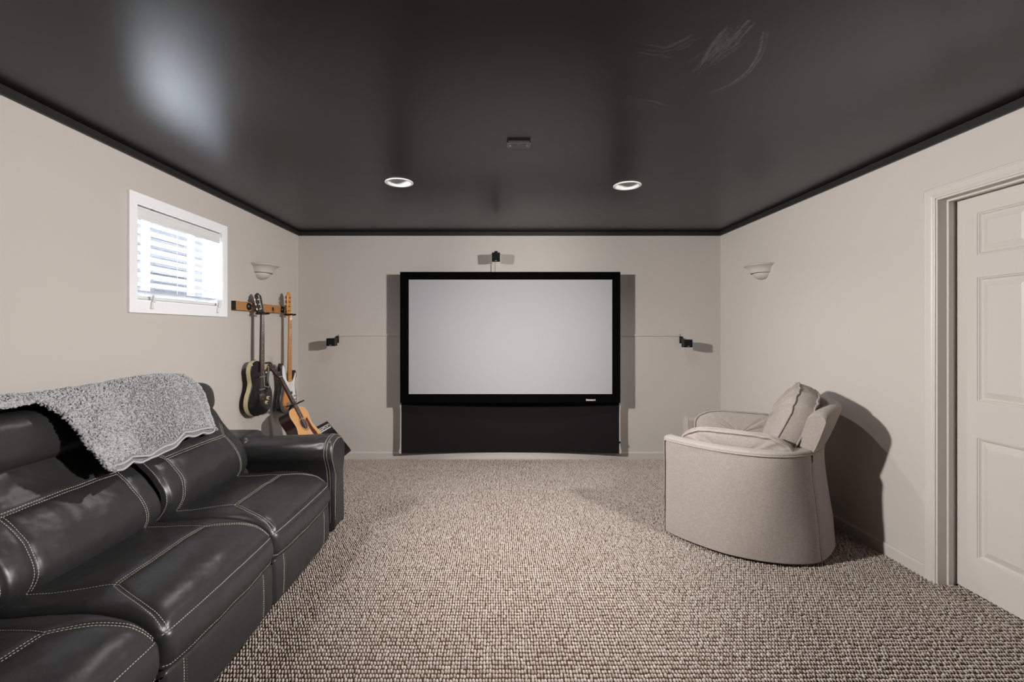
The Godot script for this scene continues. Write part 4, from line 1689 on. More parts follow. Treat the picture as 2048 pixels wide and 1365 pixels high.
	var seat_b := Basis(lat, -fwd, Vector3.UP)
	pillow(o, "seat_cushion", Vector3(0.74, 0.80, 0.14), 0.12, 0.02, M.linen, Transform3D(seat_b, at.call(0.02, 0.0, 0.44)), 3, 0.01)
	mb = Mb.new()
	mb.lathe([Vector2(0.0, 0.022), Vector2(0.30, 0.022), Vector2(0.33, 0.016), Vector2(0.335, 0.002), Vector2(0.0, 0.0)], 40)
	mb.lathe([Vector2(0.06, 0.02), Vector2(0.06, 0.36), Vector2(0.0, 0.36)], 20)
	part("swivel_base", mb, M.black_metal, o)
	# loose cushions; they rest in the chair and are lifted out one by one
	var base: Vector3 = o.position
	var tilt := 0.40
	var bb := Basis(lat, (Vector3.UP * cos(tilt) - fwd * sin(tilt)).normalized(), (fwd * cos(tilt) + Vector3.UP * sin(tilt)).normalized())
	var bc := thing("back_cushion", base + at.call(-0.315, -0.01, 0.758), "plump grey linen box cushion leaning on the back of the swivel armchair", "cushion", "", bb)
	pillow(bc, "cushion_body", Vector3(0.62, 0.53, 0.2), 0.11, 0.06, M.linen, Transform3D(), 12, 0.03)
	for e in 2:
		var sg := -1.0 if e == 0 else 1.0
		var dirv: Vector3 = (fwd + lat * sg * -0.10).normalized()
		var nrm := (dirv.cross(Vector3.UP)).normalized() * 1.0
		nrm = (nrm + Vector3.UP * (0.22 if nrm.dot(lat) * sg < 0.0 else -0.22)).normalized()
		var up := nrm.cross(dirv).normalized()
		if up.y < 0.0:
			up = -up
		var label := "flat grey linen arm cushion inside the armchair's arm nearer the door" if e == 0 else "flat grey linen arm cushion inside the armchair's arm nearer the screen"
		var ac := thing("arm_cushion", base + at.call(-0.005, sg * 0.375, 0.585), label, "cushion", "loose arm cushions of the armchair", Basis(dirv, up, dirv.cross(up)))
		pillow(ac, "cushion_body", Vector3(0.64, 0.32, 0.1), 0.045, 0.028, M.linen, Transform3D(), 40 + e, 0.025)


# ---------------------------------------------------------------- carpet

func build_carpet() -> void:
	# rows of cut loops on a brown backing
	var rng := RandomNumberGenerator.new()
	rng.seed = 77
	var mb := Mb.new()
	mb.grid(8, 4, func(u: float, v: float) -> Vector3:
		var a := TAU * u
		var b := v * PI / 2
		var r := cos(b)
		return Vector3(cos(a) * r * 0.0056, 0.0003 + sin(b) * 0.0088, sin(a) * r * 0.0080), true, false)
	var mm := MultiMesh.new()
	mm.transform_format = MultiMesh.TRANSFORM_3D
	mm.use_colors = true
	mm.mesh = mb.commit()
	var px := 0.0130
	var pz := 0.0236
	var nx := int((RIGHT - LEFT + 0.10) / px)
	var nz := int((BACK - 0.02 - 0.2) / pz)
	var buf := PackedFloat32Array()
	buf.resize(nx * nz * 16)
	var k := 0
	var drift := FastNoiseLite.new()
	drift.seed = 2
	drift.frequency = 1.0
	var tones := [Color(0.47, 0.405, 0.36), Color(0.51, 0.445, 0.40), Color(0.435, 0.365, 0.32), Color(0.55, 0.49, 0.445), Color(0.36, 0.285, 0.24)]
	for j in nz:
		var z := BACK - 0.02 - pz * (j + 0.5)
		for i in nx:
			var x := LEFT + 0.018 + px * (i + 0.5) + 0.0012 * sin(j * 0.7)
			var yaw := 0.32 + 0.12 * rng.randfn()
			var sc := 1.0 + 0.06 * rng.randfn()
			var c := cos(yaw)
			var s := sin(yaw)
			var hy := sc * (1.0 + 0.12 * rng.randfn())
			var row := [c * sc, 0.0, s * sc, x + 0.0010 * rng.randfn(), 0.0, hy, 0.0, 0.0, -s * sc, 0.0, c * sc, -(z + 0.0012 * rng.randfn() + 0.003 * drift.get_noise_2d(x * 3.0, z * 3.0))]
			for q in 12:
				buf[k + q] = row[q]
			var pick := rng.randf()
			var t: Color = tones[0 if pick < 0.34 else 1 if pick < 0.60 else 2 if pick < 0.80 else 3 if pick < 0.93 else 4]
			buf[k + 12] = t.r * 0.86
			buf[k + 13] = t.g * 0.86
			buf[k + 14] = t.b * 0.86
			buf[k + 15] = 1.0
			k += 16
	mm.instance_count = nx * nz
	mm.buffer = buf
	var m := mat(Color.WHITE, 0.95, 0.2)
	m.vertex_color_use_as_albedo = true
	var o := MultiMeshInstance3D.new()
	o.name = "carpet_loops"
	o.multimesh = mm
	o.material_override = m
	o.set_meta("kind", "stuff")
	get_node("floor").add_child(o)


# ---------------------------------------------------------------- guitars and the amplifier
# Each guitar is built facing local +z with its neck along +y and the foot of its body at the origin.

func burst(mb: Mb, poly: PackedVector2Array, z: float, c: Vector2, stops: Array) -> void:
	# a flat face as rings round c, coloured from the edge inwards; stops: [share of the radius, colour]
	var m := poly.size()
	var s := mb.v.size()
	while mb.col.size() < s:
		mb.col.append(Color.BLACK)
	for st in stops:
		for p in poly:
			var q: Vector2 = c.lerp(p, st[0])
			mb.add(Vector3(q.x, q.y, z), Vector3(0, 0, 1))
			mb.col.append(st[1])
	for r in stops.size() - 1:
		for i in m:
			var j := (i + 1) % m
			mb.q(s + r * m + i, s + (r + 1) * m + i, s + (r + 1) * m + j, s + r * m + j)


func neck(o: Node, y0: float, y1: float, nut: float, w0: float, w1: float, z: float, wood: Material, board: Material, frets: int, scale: float, dots: Material) -> void:
	# y0: where the board ends on the body, y1: where the neck leaves it
	var mb := Mb.new()
	mb.grid(24, 10, func(u: float, v: float) -> Vector3:
		var y := lerpf(y1 - 0.03, nut + 0.012, u)
		var w := lerpf(w0, w1, (y - y0) / (nut - y0)) / 2
		var a := PI * v
		var deep := lerpf(0.021, 0.018, u)
		return Vector3(-cos(a) * w, y, z - sin(a) * deep))
	part("neck", mb, wood, o)
	mb = Mb.new()
	var f := PackedVector2Array([Vector2(-w0 / 2, y0), Vector2(w0 / 2, y0), Vector2(w1 / 2, nut), Vector2(-w1 / 2, nut)])
	mb.prism(f, z - 0.001, z + 0.006, Transform3D(), 0.001, true)
	var fb := part("fretboard", mb, board, o)
	mb = Mb.new()
	var wire: Material = M.chrome
	for k in range(1, frets + 1):
		var y := nut - scale * (1.0 - pow(2.0, -k / 12.0))
		if y < y0 + 0.004:
			break
		var w := lerpf(w0, w1, (y - y0) / (nut - y0))
		var fm := Mb.new()
		fm.box(Vector3(0, y, z + 0.0066), Vector3(w, 0.0024, 0.0012))
		part("fret", fm, wire, fb)
	for k in [3, 5, 7, 9, 12, 15, 17, 19]:
		if k > frets:
			continue
		var y := nut - scale * (1.0 - (pow(2.0, -k / 12.0) + pow(2.0, -(k - 1) / 12.0)) / 2)
		var dm := Mb.new()
		dm.lathe([Vector2(0.0032, 0.0), Vector2(0.0032, 0.0006), Vector2(0.0, 0.0006)], 10, Transform3D(Basis(Vector3.RIGHT, PI / 2), Vector3(0, y, z + 0.006)))
		part("inlay", dm, dots, fb)
	mb.box(Vector3(0, nut + 0.002, z + 0.005), Vector3(w1, 0.004, 0.009), 0.001)
	part("nut", mb, mat(Color(0.90, 0.88, 0.82), 0.5), o)


func strings(o: Node, count: int, w0: float, w1: float, ya: float, yb: float, z0: float, z1: float) -> void:
	for k in count:
		var f := float(k) / (count - 1) - 0.5
		var mb := Mb.new()
		mb.tube([Vector3(f * w0, ya, z0), Vector3(f * w1, yb, z1)], 0.0005 + 0.0005 * (0.5 - f), 5, false)
		part("string", mb, M.chrome, o)


func tuner(o: Node, at: Vector3, side: float, m: Material, size: float) -> void:
	var mb := Mb.new()
	mb.lathe([Vector2(0.0, 0.016), Vector2(0.0032, 0.015), Vector2(0.0032, 0.004), Vector2(0.006, 0.003), Vector2(0.006, 0.0)], 10, Transform3D(Basis(Vector3.RIGHT, PI / 2), at))
	mb.tube([at + Vector3(0, 0, -0.012), at + Vector3(side * 0.024 * size, 0, -0.012)], 0.0025, 6)
	mb.box(at + Vector3(side * (0.024 * size + 0.008 * size), 0, -0.012), Vector3(0.017 * size, 0.022 * size, 0.006), 0.003, 2)
	part("tuner", mb, m, o)


func knob(o: Node, at: Vector3, r: float, h: float, m: Material) -> Node:
	var mb := Mb.new()
	mb.lathe([Vector2(0.0, h), Vector2(r * 0.8, h), Vector2(r * 0.9, h * 0.9), Vector2(r, h * 0.15), Vector2(r, 0.0)], 20, Transform3D(Basis(Vector3.RIGHT, PI / 2), at))
	return part("knob", mb, m, o)


func build_guitars() -> void:
	M.gloss_black = mat(Color(0.035, 0.035, 0.037), 0.12, 0.5)
	M.gloss_black.clearcoat_enabled = true
	M.gloss_black.clearcoat = 0.6
	M.cream = mat(Color(0.80, 0.75, 0.60), 0.5, 0.4)
	M.rosewood = mat(Color(0.30, 0.185, 0.15), 0.5, 0.4)
	M.maple = mat(Color(0.80, 0.55, 0.24), 0.28, 0.5)
	M.pearl = mat(Color(0.90, 0.89, 0.85), 0.3, 0.5)
	var face_right := Basis(Vector3(0, 0, -1), Vector3(0, 1, 0), Vector3(1, 0, 0))

	# ---- black single-cutaway electric guitar with a pale edge band
	var lean := Basis(Vector3.UP, -0.10) * Basis(Vector3(0, 0, 1), -0.012)
	var g := thing("electric_guitar", P(-2.085, 0.66, 3.915), "black single-cutaway electric guitar with pale edge band hanging from the wooden rack", "guitar", "", lean * face_right)
	var out := smooth_loop([Vector2(0, 0), Vector2(0.09, 0.010), Vector2(0.146, 0.052), Vector2(0.168, 0.118), Vector2(0.160, 0.185), Vector2(0.128, 0.245), Vector2(0.113, 0.295), Vector2(0.118, 0.345), Vector2(0.130, 0.395), Vector2(0.122, 0.428), Vector2(0.098, 0.425), Vector2(0.066, 0.395), Vector2(0.036, 0.372), Vector2(0.026, 0.390), Vector2(-0.012, 0.452), Vector2(-0.06, 0.470), Vector2(-0.115, 0.448), Vector2(-0.140, 0.395), Vector2(-0.132, 0.335), Vector2(-0.120, 0.280), Vector2(-0.136, 0.225), Vector2(-0.162, 0.168), Vector2(-0.169, 0.105), Vector2(-0.142, 0.045), Vector2(-0.085, 0.008)], 6)
	var mb := Mb.new()
	mb.prism(out, 0.004, 0.040, Transform3D(), 0.0)
	part("edge_band", mb, M.cream, g)
	mb = Mb.new()
	mb.prism(out, 0.039, 0.047, Transform3D(), 0.0035)
	part("body_top", mb, M.gloss_black, g)
	mb = Mb.new()
	mb.prism(out, 0.0, 0.006, Transform3D(), 0.002)
	part("body_back", mb, M.gloss_black, g)
	neck(g, 0.372, 0.43, 0.875, 0.054, 0.042, 0.052, M.gloss_black, M.rosewood, 21, 0.635, M.pearl)
	var hs := Node3D.new()
	var hb := Transform3D(Basis(Vector3.RIGHT, -0.24), Vector3(0, 0.877, 0.050))
	mb = Mb.new()
	mb.prism(smooth_loop([Vector2(-0.022, 0.0), Vector2(0.022, 0.0), Vector2(0.030, 0.03), Vector2(0.036, 0.09), Vector2(0.040, 0.150), Vector2(0.022, 0.168), Vector2(0.0, 0.180), Vector2(-0.022, 0.168), Vector2(-0.040, 0.150), Vector2(-0.036, 0.09), Vector2(-0.030, 0.03)], 3), -0.014, 0.0, Transform3D(), 0.002)
	var head := part("headstock", mb, M.gloss_black, g, hb.origin, hb.basis)
	hs.free()
	for k in 3:
		for sg in [-1.0, 1.0]:
			tuner(head, Vector3(sg * 0.020, 0.035 + 0.042 * k, 0.0), sg * 1.0, M.pearl if sg < 0 else M.chrome, 0.8)
	mb = Mb.new()
	mb.box(Vector3(0, 0.10, 0.0008), Vector3(0.012, 0.12, 0.0012), 0.0004)
	part("emblem_strip", mb, mat(Color(0.72, 0.72, 0.70), 0.4, 0.5, 0.4), head)
	for y in [0.330, 0.222]:
		mb = Mb.new()
		mb.tube([Vector3(-0.043, y, 0.0525), Vector3(-0.041, y, 0.0525), Vector3(0.041, y, 0.0525), Vector3(0.043, y, 0.0525)], [0.003, 0.0075, 0.0075, 0.003], 12)
		part("pickup", mb, M.chrome, g)
	mb = Mb.new()
	mb.prism(PackedVector2Array([Vector2(-0.037, 0.185), Vector2(0.037, 0.185), Vector2(0.030, 0.128), Vector2(-0.030, 0.128)]), 0.047, 0.056, Transform3D(), 0.002, true)
	mb.box(Vector3(0, 0.170, 0.060), Vector3(0.058, 0.010, 0.008), 0.002)
	var br := part("bridge", mb, M.chrome, g)
	mb = Mb.new()
	mb.box(Vector3(0, 0.152, 0.0565), Vector3(0.05, 0.014, 0.004), 0.001)
	part("saddle", mb, M.rosewood, br)
	# pickguard with its pale edge line
	var pg := smooth_loop([Vector2(0.030, 0.385), Vector2(0.052, 0.386), Vector2(0.078, 0.408), Vector2(0.100, 0.410), Vector2(0.098, 0.37), Vector2(0.090, 0.32), Vector2(0.098, 0.28), Vector2(0.112, 0.245), Vector2(0.106, 0.226), Vector2(0.085, 0.232), Vector2(0.062, 0.240), Vector2(0.046, 0.244), Vector2(0.040, 0.30)], 4)
	mb = Mb.new()
	mb.prism(pg, 0.0465, 0.049, Transform3D(), 0.0008)
	var guard := part("pickguard", mb, M.gloss_black, g)
	var rim := []
	for p in pg:
		rim.append(Vector3(p.x, p.y, 0.0488))
	mb = Mb.new()
	mb.tube(rim, 0.0018, 5, false, true)
	part("guard_edge", mb, M.cream, guard)
	knob(g, Vector3(0.062, 0.362, 0.049), 0.008, 0.006, M.cream)
	for p in [Vector2(0.092, 0.135), Vector2(0.070, 0.098)]:
		var kn := knob(g, Vector3(p.x, p.y, 0.047), 0.0165, 0.016, M.cream)
		mb = Mb.new()
		mb.lathe([Vector2(0.0, 0.019), Vector2(0.009, 0.019), Vector2(0.010, 0.016)], 16, Transform3D(Basis(Vector3.RIGHT, PI / 2), Vector3(p.x, p.y, 0.047)))
		part("knob_cap", mb, M.gloss_black, kn)
	mb = Mb.new()
	mb.tube([Vector3(0.082, 0.185, 0.047), Vector3(0.086, 0.192, 0.066)], 0.003, 8)
	part("switch", mb, M.chrome, g)
	strings(g, 6, 0.050, 0.034, 0.165, 0.877, 0.0625, 0.060)
	for p in [Vector2(0.0, 0.0), Vector2(-0.05, 0.466)]:
		mb = Mb.new()
		mb.lathe([Vector2(0.0, -0.016), Vector2(0.006, -0.014), Vector2(0.003, -0.006), Vector2(0.006, 0.0)], 10, Transform3D(Basis(Vector3(0, 0, 1), 0.0 if p.y < 0.1 else PI), Vector3(p.x, p.y, 0.022)))
		part("strap_button", mb, M.chrome, g)

	# ---- sunburst bass with a white pickguard and maple neck
	lean = Basis(Vector3.UP, -0.04) * Basis(Vector3(0, 0, 1), -0.008)
	g = thing("electric_bass", P(-2.09, 0.58, 4.455), "sunburst electric bass with white pickguard and maple neck hanging from the wooden rack", "guitar", "", lean * face_right)
	out = smooth_loop([Vector2(0, 0), Vector2(0.095, 0.010), Vector2(0.150, 0.056), Vector2(0.165, 0.120), Vector2(0.148, 0.190), Vector2(0.124, 0.245), Vector2(0.126, 0.295), Vector2(0.146, 0.345), Vector2(0.150, 0.388), Vector2(0.132, 0.408), Vector2(0.108, 0.392), Vector2(0.082, 0.345), Vector2(0.045, 0.318), Vector2(-0.036, 0.330), Vector2(-0.060, 0.375), Vector2(-0.080, 0.435), Vector2(-0.102, 0.484), Vector2(-0.130, 0.492), Vector2(-0.148, 0.455), Vector2(-0.143, 0.385), Vector2(-0.128, 0.310), Vector2(-0.128, 0.250), Vector2(-0.150, 0.190), Vector2(-0.166, 0.120), Vector2(-0.152, 0.052), Vector2(-0.085, 0.008)], 6)
	mb = Mb.new()
	mb.prism(out, 0.0, 0.042, Transform3D(), 0.006)
	part("body_edge", mb, M.gloss_black, g)
	mb = Mb.new()
	var amber := Color(0.60, 0.22, 0.03)
	var inset := PackedVector2Array()
	for p in out:
		inset.append(p + (Vector2(0, 0.2) - p).normalized() * 0.006)
	burst(mb, inset, 0.0424, Vector2(0.0, 0.16), [[1.0, Color(0.004, 0.004, 0.004)], [0.86, Color(0.010, 0.006, 0.004)], [0.74, Color(0.16, 0.045, 0.010)], [0.60, amber], [0.0, Color(0.66, 0.27, 0.05)]])
	var bm := mat(Color.WHITE, 0.12, 0.5)
	bm.vertex_color_use_as_albedo = true
	bm.clearcoat_enabled = true
	part("sunburst_top", mb, bm, g)
	mb = Mb.new()
	mb.prism(smooth_loop([Vector2(-0.040, 0.318), Vector2(-0.066, 0.372), Vector2(-0.086, 0.432), Vector2(-0.108, 0.470), Vector2(-0.128, 0.468), Vector2(-0.130, 0.40), Vector2(-0.108, 0.32), Vector2(-0.082, 0.265), Vector2(-0.045, 0.235), Vector2(0.0, 0.205), Vector2(0.05, 0.18), Vector2(0.085, 0.12), Vector2(0.115, 0.075), Vector2(0.138, 0.092), Vector2(0.140, 0.14), Vector2(0.120, 0.20), Vector2(0.108, 0.26), Vector2(0.122, 0.33), Vector2(0.132, 0.375), Vector2(0.118, 0.380), Vector2(0.086, 0.328), Vector2(0.045, 0.302)], 4), 0.0422, 0.0455, Transform3D(), 0.0008)
	var white_guard := part("pickguard", mb, mat(Color(0.90, 0.90, 0.90), 0.3, 0.5), g)
	neck(g, 0.305, 0.36, 0.965, 0.060, 0.042, 0.049, M.maple, M.maple, 20, 0.864, M.black_metal)
	hb = Transform3D(Basis(), Vector3(0, 0.967, 0.040))
	mb = Mb.new()
	mb.prism(smooth_loop([Vector2(-0.022, 0.0), Vector2(0.022, 0.0), Vector2(0.034, 0.020), Vector2(0.038, 0.06), Vector2(0.036, 0.12), Vector2(0.030, 0.175), Vector2(0.012, 0.212), Vector2(-0.016, 0.215), Vector2(-0.034, 0.190), Vector2(-0.036, 0.12), Vector2(-0.034, 0.05)], 4), -0.014, 0.0, Transform3D(), 0.002)
	head = part("headstock", mb, M.maple, g, hb.origin)
	for k in 4:
		tuner(head, Vector3(-0.016 + 0.004 * k, 0.032 + 0.043 * k, 0.0), -1.0, mat(Color(0.42, 0.36, 0.29), 0.35, 0.5, 0.9), 1.35)
	for p in [[Vector2(-0.020, 0.205), -1.0], [Vector2(0.024, 0.192), 1.0]]:
		mb = Mb.new()
		mb.box(Vector3(p[0].x, p[0].y, 0.049), Vector3(0.052, 0.028, 0.010), 0.003)
		part("pickup", mb, M.black_plastic, g)
	mb = Mb.new()
	mb.box(Vector3(0, 0.085, 0.046), Vector3(0.080, 0.045, 0.008), 0.003)
	part("bridge", mb, M.chrome, g)
	for p in [Vector2(0.095, 0.155), Vector2(0.116, 0.118)]:
		knob(g, Vector3(p.x, p.y, 0.0455), 0.010, 0.015, M.chrome)
	strings(g, 4, 0.056, 0.032, 0.085, 0.967, 0.058, 0.058)
	for p in [Vector2(-0.128, 0.488), Vector2(0.0, 0.0)]:
		mb = Mb.new()
		mb.lathe([Vector2(0.0, -0.016), Vector2(0.006, -0.014), Vector2(0.003, -0.006), Vector2(0.006, 0.0)], 10, Transform3D(Basis(Vector3(0, 0, 1), 0.0 if p.y < 0.1 else PI), Vector3(p.x, p.y, 0.02)))
		part("strap_button", mb, M.chrome, g)

	# ---- acoustic guitar on a stand, leaning back to the wall
	var th := 0.50
	var up := Vector3(-sin(th), cos(th), 0)
	var nrm := Vector3(cos(th), sin(th), 0)
	var ab := Basis(Vector3.UP, -0.10) * Basis(Vector3(0, 0, -1), up, nrm)
	var foot := P(-1.748, 0.546, 4.10) - ab * Vector3(0, 0.325, 0.0)
	g = thing("acoustic_guitar", foot, "acoustic guitar with natural spruce top and dark sides leaning on a floor stand", "guitar", "", ab)
	out = smooth_loop([Vector2(0, 0), Vector2(0.10, 0.012), Vector2(0.168, 0.062), Vector2(0.192, 0.13), Vector2(0.180, 0.20), Vector2(0.146, 0.265), Vector2(0.128, 0.315), Vector2(0.134, 0.370), Vector2(0.142, 0.415), Vector2(0.128, 0.458), Vector2(0.080, 0.484), Vector2(0.0, 0.488), Vector2(-0.080, 0.484), Vector2(-0.128, 0.458), Vector2(-0.142, 0.415), Vector2(-0.134, 0.370), Vector2(-0.128, 0.315), Vector2(-0.146, 0.265), Vector2(-0.180, 0.20), Vector2(-0.192, 0.13), Vector2(-0.168, 0.062), Vector2(-0.10, 0.012)], 6)
	M.mahogany = mat(Color(0.16, 0.055, 0.035), 0.15, 0.5)
	M.mahogany.clearcoat_enabled = true
	M.mahogany.clearcoat = 0.5
	mb = Mb.new()
	mb.prism(out, -0.112, -0.003, Transform3D(), 0.0)
	part("body_sides", mb, M.mahogany, g)
	# spruce top with a real hole in it
	var grain_i := Image.create(256, 256, false, Image.FORMAT_RGB8)
	var gn := FastNoiseLite.new()
	gn.seed = 5
	gn.frequency = 1.0
	for y in 256:
		for x in 256:
			var t := 0.5 + 0.5 * gn.get_noise_2d(x * 0.35, y * 0.006)
			grain_i.set_pixel(x, y, Color(lerpf(0.83, 0.90, t), lerpf(0.60, 0.68, t), lerpf(0.38, 0.45, t)))
	M.spruce = mat(Color.WHITE, 0.35, 0.5)
	M.spruce.albedo_texture = tex(grain_i)
	tri(M.spruce, 3.0, false)
	mb = Mb.new()
	var hole := Vector2(0, 0.325)
	var m := out.size()
	for zz in [0.0, -0.003]:
		var s := mb.v.size()
		for i in m:
			var dv := (out[i] - hole).normalized()
			mb.add(Vector3(out[i].x, out[i].y, zz), Vector3(0, 0, 1))
			mb.add(Vector3(hole.x + dv.x * 0.05, hole.y + dv.y * 0.05, zz), Vector3(0, 0, 1))
		for i in m:
			var j := (i + 1) % m
			mb.q(s + i * 2, s + i * 2 + 1, s + j * 2 + 1, s + j * 2)
	part("soundboard", mb, M.spruce, g)
	mb = Mb.new()
	var rr := []
	for p in out:
		rr.append(Vector3(p.x, p.y, -0.001))
	mb.tube(rr, 0.003, 6, false, true)
	part("binding", mb, M.cream, g)
	for r in [0.056, 0.064]:
		mb = Mb.new()
		mb.lathe([Vector2(r, 0.0006), Vector2(r + 0.003, 0.0006)], 40, Transform3D(Basis(Vector3.RIGHT, PI / 2), Vector3(0, 0.325, 0)))
		part("rosette", mb, M.dark_brown, g)
	mb = Mb.new()
	mb.lathe([Vector2(0.0, -0.028), Vector2(0.049, -0.028), Vector2(0.049, -0.002)], 32, Transform3D(Basis(Vector3.RIGHT, PI / 2), Vector3(0, 0.325, 0)))
	part("soundhole", mb, M.dark_brown, g)
	mb = Mb.new()
	mb.prism(smooth_loop([Vector2(0.048, 0.350), Vector2(0.085, 0.372), Vector2(0.094, 0.33), Vector2(0.100, 0.27), Vector2(0.124, 0.21), Vector2(0.120, 0.165), Vector2(0.085, 0.175), Vector2(0.052, 0.23), Vector2(0.050, 0.29), Vector2(0.060, 0.32)], 4), 0.0002, 0.0016, Transform3D(), 0.0004)
	part("pickguard", mb, mat(Color(0.33, 0.09, 0.035), 0.2, 0.5), g)
	mb = Mb.new()
	mb.box(Vector3(0, 0.135, 0.005), Vector3(0.15, 0.034, 0.010), 0.004)
	part("bridge", mb, M.rosewood, g)
	neck(g, 0.378, 0.485, 0.800, 0.056, 0.044, 0.004, M.mahogany, M.rosewood, 20, 0.63, M.pearl)
	hb = Transform3D(Basis(Vector3.RIGHT, -0.22), Vector3(0, 0.803, 0.004))
	mb = Mb.new()
	mb.prism(smooth_loop([Vector2(-0.022, 0.0), Vector2(0.022, 0.0), Vector2(0.034, 0.025), Vector2(0.038, 0.10), Vector2(0.040, 0.172), Vector2(0.015, 0.180), Vector2(-0.015, 0.180), Vector2(-0.040, 0.172), Vector2(-0.038, 0.10), Vector2(-0.034, 0.025)], 3), -0.014, 0.0, Transform3D(), 0.0015)
	head = part("headstock", mb, M.mahogany, g, hb.origin, hb.basis)
	for k in 3:
		for sg in [-1.0, 1.0]:
			tuner(head, Vector3(sg * 0.022, 0.045 + 0.045 * k, 0.0), sg, M.chrome, 0.8)
	strings(g, 6, 0.052, 0.034, 0.135, 0.803, 0.013, 0.014)
	mb = Mb.new()
	for k in 4:
		mb.tube(smooth_line([Vector3(0.01 * k, 0.15, 0.010), Vector3(0.015 * k + 0.01, 0.20, 0.02), Vector3(0.02 * k - 0.01, 0.235 - 0.01 * k, 0.035)], 4), 0.0009, 4, false)
	part("string_end", mb, M.chrome, head).set_meta("kind", "stuff")

	# ---- its stand
	var yoke: Vector3 = g.position + ab * Vector3(0, 0.52, -0.035)
	var cr: Vector3 = g.position + ab * Vector3(0, -0.01, -0.05)
	var back_low: Vector3 = g.position + ab * Vector3(0, -0.01, -0.15)
	var st := thing("guitar_stand", P(-1.70, 0.0, 4.12), "black metal floor stand holding the acoustic guitar behind the sofa arm", "guitar stand")
	var off := -st.position
	mb = Mb.new()
	mb.tube([Vector3(back_low.x - 0.02, 0.12, back_low.z), back_low, g.position + ab * Vector3(0, 0.30, -0.135), g.position + ab * Vector3(0, 0.50, -0.06), yoke], 0.011, 10)
	part("post", mb, M.black_metal, st, off)
	mb = Mb.new()
	var yk := []
	for k in 13:
		var a := PI * k / 12.0
		yk.append(g.position + ab * Vector3(-cos(a) * 0.05, 0.52, 0.035 - sin(a) * 0.07))
	yk.push_front(g.position + ab * Vector3(-0.16, 0.515, 0.020))
	yk.append(g.position + ab * Vector3(0.12, 0.525, 0.030))
	mb.tube(yk, 0.007, 8)
	part("yoke", mb, M.black_metal, st, off)
	for sg in [-1.0, 1.0]:
		mb = Mb.new()
		mb.tube(smooth_line([back_low, g.position + ab * Vector3(sg * 0.10, -0.03, -0.12), g.position + ab * Vector3(sg * 0.11, -0.012, 0.01), g.position + ab * Vector3(sg * 0.11, 0.02, 0.022)], 5), 0.009, 8)
		part("cradle_arm", mb, M.black_metal, st, off)
	for a in [0.3, 2.4, 4.5]:
		mb = Mb.new()
		var c := Vector3(back_low.x - 0.02, 0.14, back_low.z)
		mb.tube([c, c + Vector3(cos(a) * 0.10, -0.07, sin(a) * 0.10), c + Vector3(cos(a) * 0.19, -0.131, sin(a) * 0.19)], 0.008, 8)
		part("leg", mb, M.black_metal, st, off)

	# ---- tilted-back amplifier in the corner
	var dn := Vector3(0.633, -0.775, 0)
	var ou := Vector3(0.775, 0.633, 0)
	var amp_b := Basis(Vector3(0, 0, -1), -dn, ou)
	var corner := P(-1.742, 0.465, 4.30)
	var am := thing("guitar_amplifier", corner + dn * 0.39 - ou * 0.20, "black guitar amplifier tilted back in the corner behind the sofa arm", "amplifier", "", amp_b)
	M.tolex = mat(Color(0.045, 0.045, 0.047), 0.6, 0.45)
	mb = Mb.new()
	mb.box(Vector3(0.175, 0.195, 0.10), Vector3(0.35, 0.39, 0.20), 0.012, 3)
	part("cabinet", mb, M.tolex, am)
	mb = Mb.new()
	mb.box(Vector3(0.175, 0.150, 0.203), Vector3(0.31, 0.25, 0.010), 0.004, 2)
	part("grille_cloth", mb, M.panel_cloth, am)
	mb = Mb.new()
	mb.box(Vector3(0.165, 0.335, 0.203), Vector3(0.29, 0.046, 0.006), 0.002)
	var np := part("name_plate", mb, mat(Color(0.80, 0.80, 0.80), 0.4), am)
	mb = Mb.new()
	mb.box(Vector3(0.165, 0.337, 0.2066), Vector3(0.262, 0.026, 0.0012))
	part("plate_field", mb, M.black_metal, np)
	mb = Mb.new()
	var rng := RandomNumberGenerator.new()
	rng.seed = 8
	var sq := []
	for k in 26:
		sq.append(Vector3(0.045 + 0.0088 * k, 0.335 + (0.007 if k % 2 else -0.005) + 0.003 * rng.randfn(), 0.2076))
	mb.tube(smooth_line(sq, 3), 0.0020, 5)
	part("script_mark", mb, M.pearl, np)
	mb = Mb.new()
	mb.box(Vector3(0.175, 0.396, 0.10), Vector3(0.16, 0.012, 0.03), 0.005)
	part("handle", mb, M.black_plastic, am)
	for x in [0.02, 0.33]:
		mb = Mb.new()
		var top := Vector3(x, 0.23, -0.002)
		var inv := am.transform.affine_inverse()
		var wtop: Vector3 = am.transform * top
		mb.tube([top, inv * Vector3(wtop.x - 0.10, 0.008, wtop.z)], 0.008, 8)
		part("tilt_leg", mb, M.chrome, am)

	# ---- wooden rack on the wall with two black hangers
	var board_i := Image.create(512, 128, false, Image.FORMAT_RGB8)
	for y in 128:
		for x in 512:
			var knot := 0.0
			for kn in [Vector2(90, 40), Vector2(330, 90), Vector2(420, 35)]:
				var d := Vector2(x - kn.x, (y - kn.y) * 1.6).length()
				knot = maxf(knot, exp(-d * d / 160.0))
			var wv := gn.get_noise_2d(x * 0.012, y * 0.05) * 9.0
			var t := 0.5 + 0.5 * gn.get_noise_2d(x * 0.03, y * 0.35 + wv)
			var fl := 0.5 + 0.5 * gn.get_noise_2d(x * 0.2 + 70.0, y * 1.1)
			var v := clampf(t * 0.7 + fl * 0.3 - knot * 0.8, 0.0, 1.0)
			board_i.set_pixel(x, y, Color(lerpf(0.50, 0.86, v), lerpf(0.32, 0.66, v), lerpf(0.18, 0.44, v)))
	var wood := mat(Color.WHITE, 0.6, 0.4)
	wood.albedo_texture = tex(board_i)
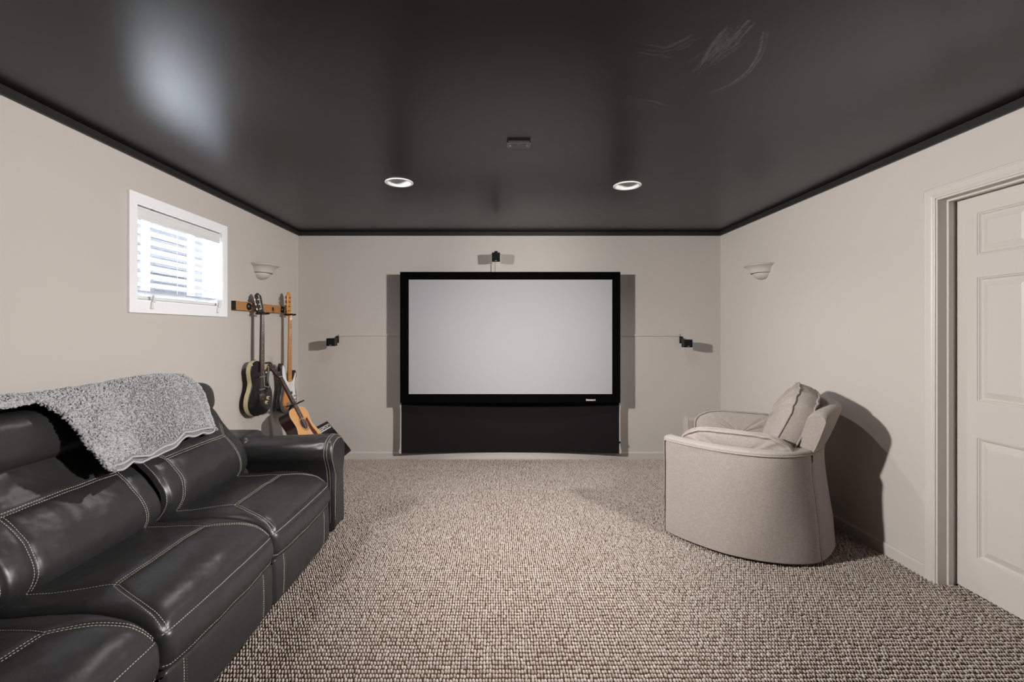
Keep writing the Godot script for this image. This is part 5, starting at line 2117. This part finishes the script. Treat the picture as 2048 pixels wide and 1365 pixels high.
	var rk := thing("guitar_rack", P(LEFT, 1.555, 4.14), "reclaimed wooden guitar rack board with dark holes fixed to the wall", "rack")
	off = -rk.position
	mb = Mb.new()
	mb.box(Vector3.ZERO, Vector3(0.036, 0.074, 0.95), 0.004, 2)
	for p in mb.v:
		mb.uv.append(Vector2(0.5 - p.z / 0.95, 0.5 - p.y / 0.16 + p.x * 4.0))
	part("board", mb, wood, rk, P(LEFT + 0.018, 1.590, 4.14) + off)
	mb = Mb.new()
	mb.box(P(LEFT + 0.018, 1.590, 3.667), Vector3(0.037, 0.075, 0.006), 0.001)
	part("end_stain", mb, M.dark_brown, rk, off)
	for z in [4.27]:
		mb = Mb.new()
		mb.lathe([Vector2(0.0, 0.0), Vector2(0.014, 0.0), Vector2(0.017, 0.0015), Vector2(0.017, -0.004)], 20, Transform3D(Basis(Vector3(0, 0, 1), -PI / 2), P(LEFT + 0.0362, 1.590, z)))
		part("plugged_hole", mb, M.dark_brown, rk, off)
	for e in 2:
		var z: float = [3.915, 4.455][e]
		var x: float = -2.02 if e == 0 else -2.03
		var yy: float = [1.532, 1.540][e]
		mb = Mb.new()
		mb.lathe([Vector2(0.0, 0.022), Vector2(0.018, 0.020), Vector2(0.030, 0.010), Vector2(0.032, 0.0)], 24, Transform3D(Basis(Vector3(0, 0, 1), -PI / 2), P(LEFT + 0.036, 1.590, z - 0.06 * (1 - e))))
		var hg := part("hanger", mb, M.black_metal, rk, off)
		mb = Mb.new()
		mb.tube(smooth_line([P(LEFT + 0.05, 1.588, z - 0.06 * (1 - e)), P(LEFT + 0.085, 1.56, z - 0.03 * (1 - e)), P(x - 0.05, yy, z)], 4), 0.007, 8)
		part("hanger_arm", mb, M.black_metal, hg)
		mb = Mb.new()
		mb.tube(smooth_line([P(x + 0.035, yy + 0.004, z - 0.036), P(x - 0.01, yy, z - 0.036), P(x - 0.045, yy, z - 0.028), P(x - 0.052, yy, z), P(x - 0.045, yy, z + 0.028), P(x - 0.01, yy, z + 0.036), P(x + 0.035, yy + 0.004, z + 0.036)], 4), 0.0085, 8)
		part("hanger_yoke", mb, M.black_metal, hg)
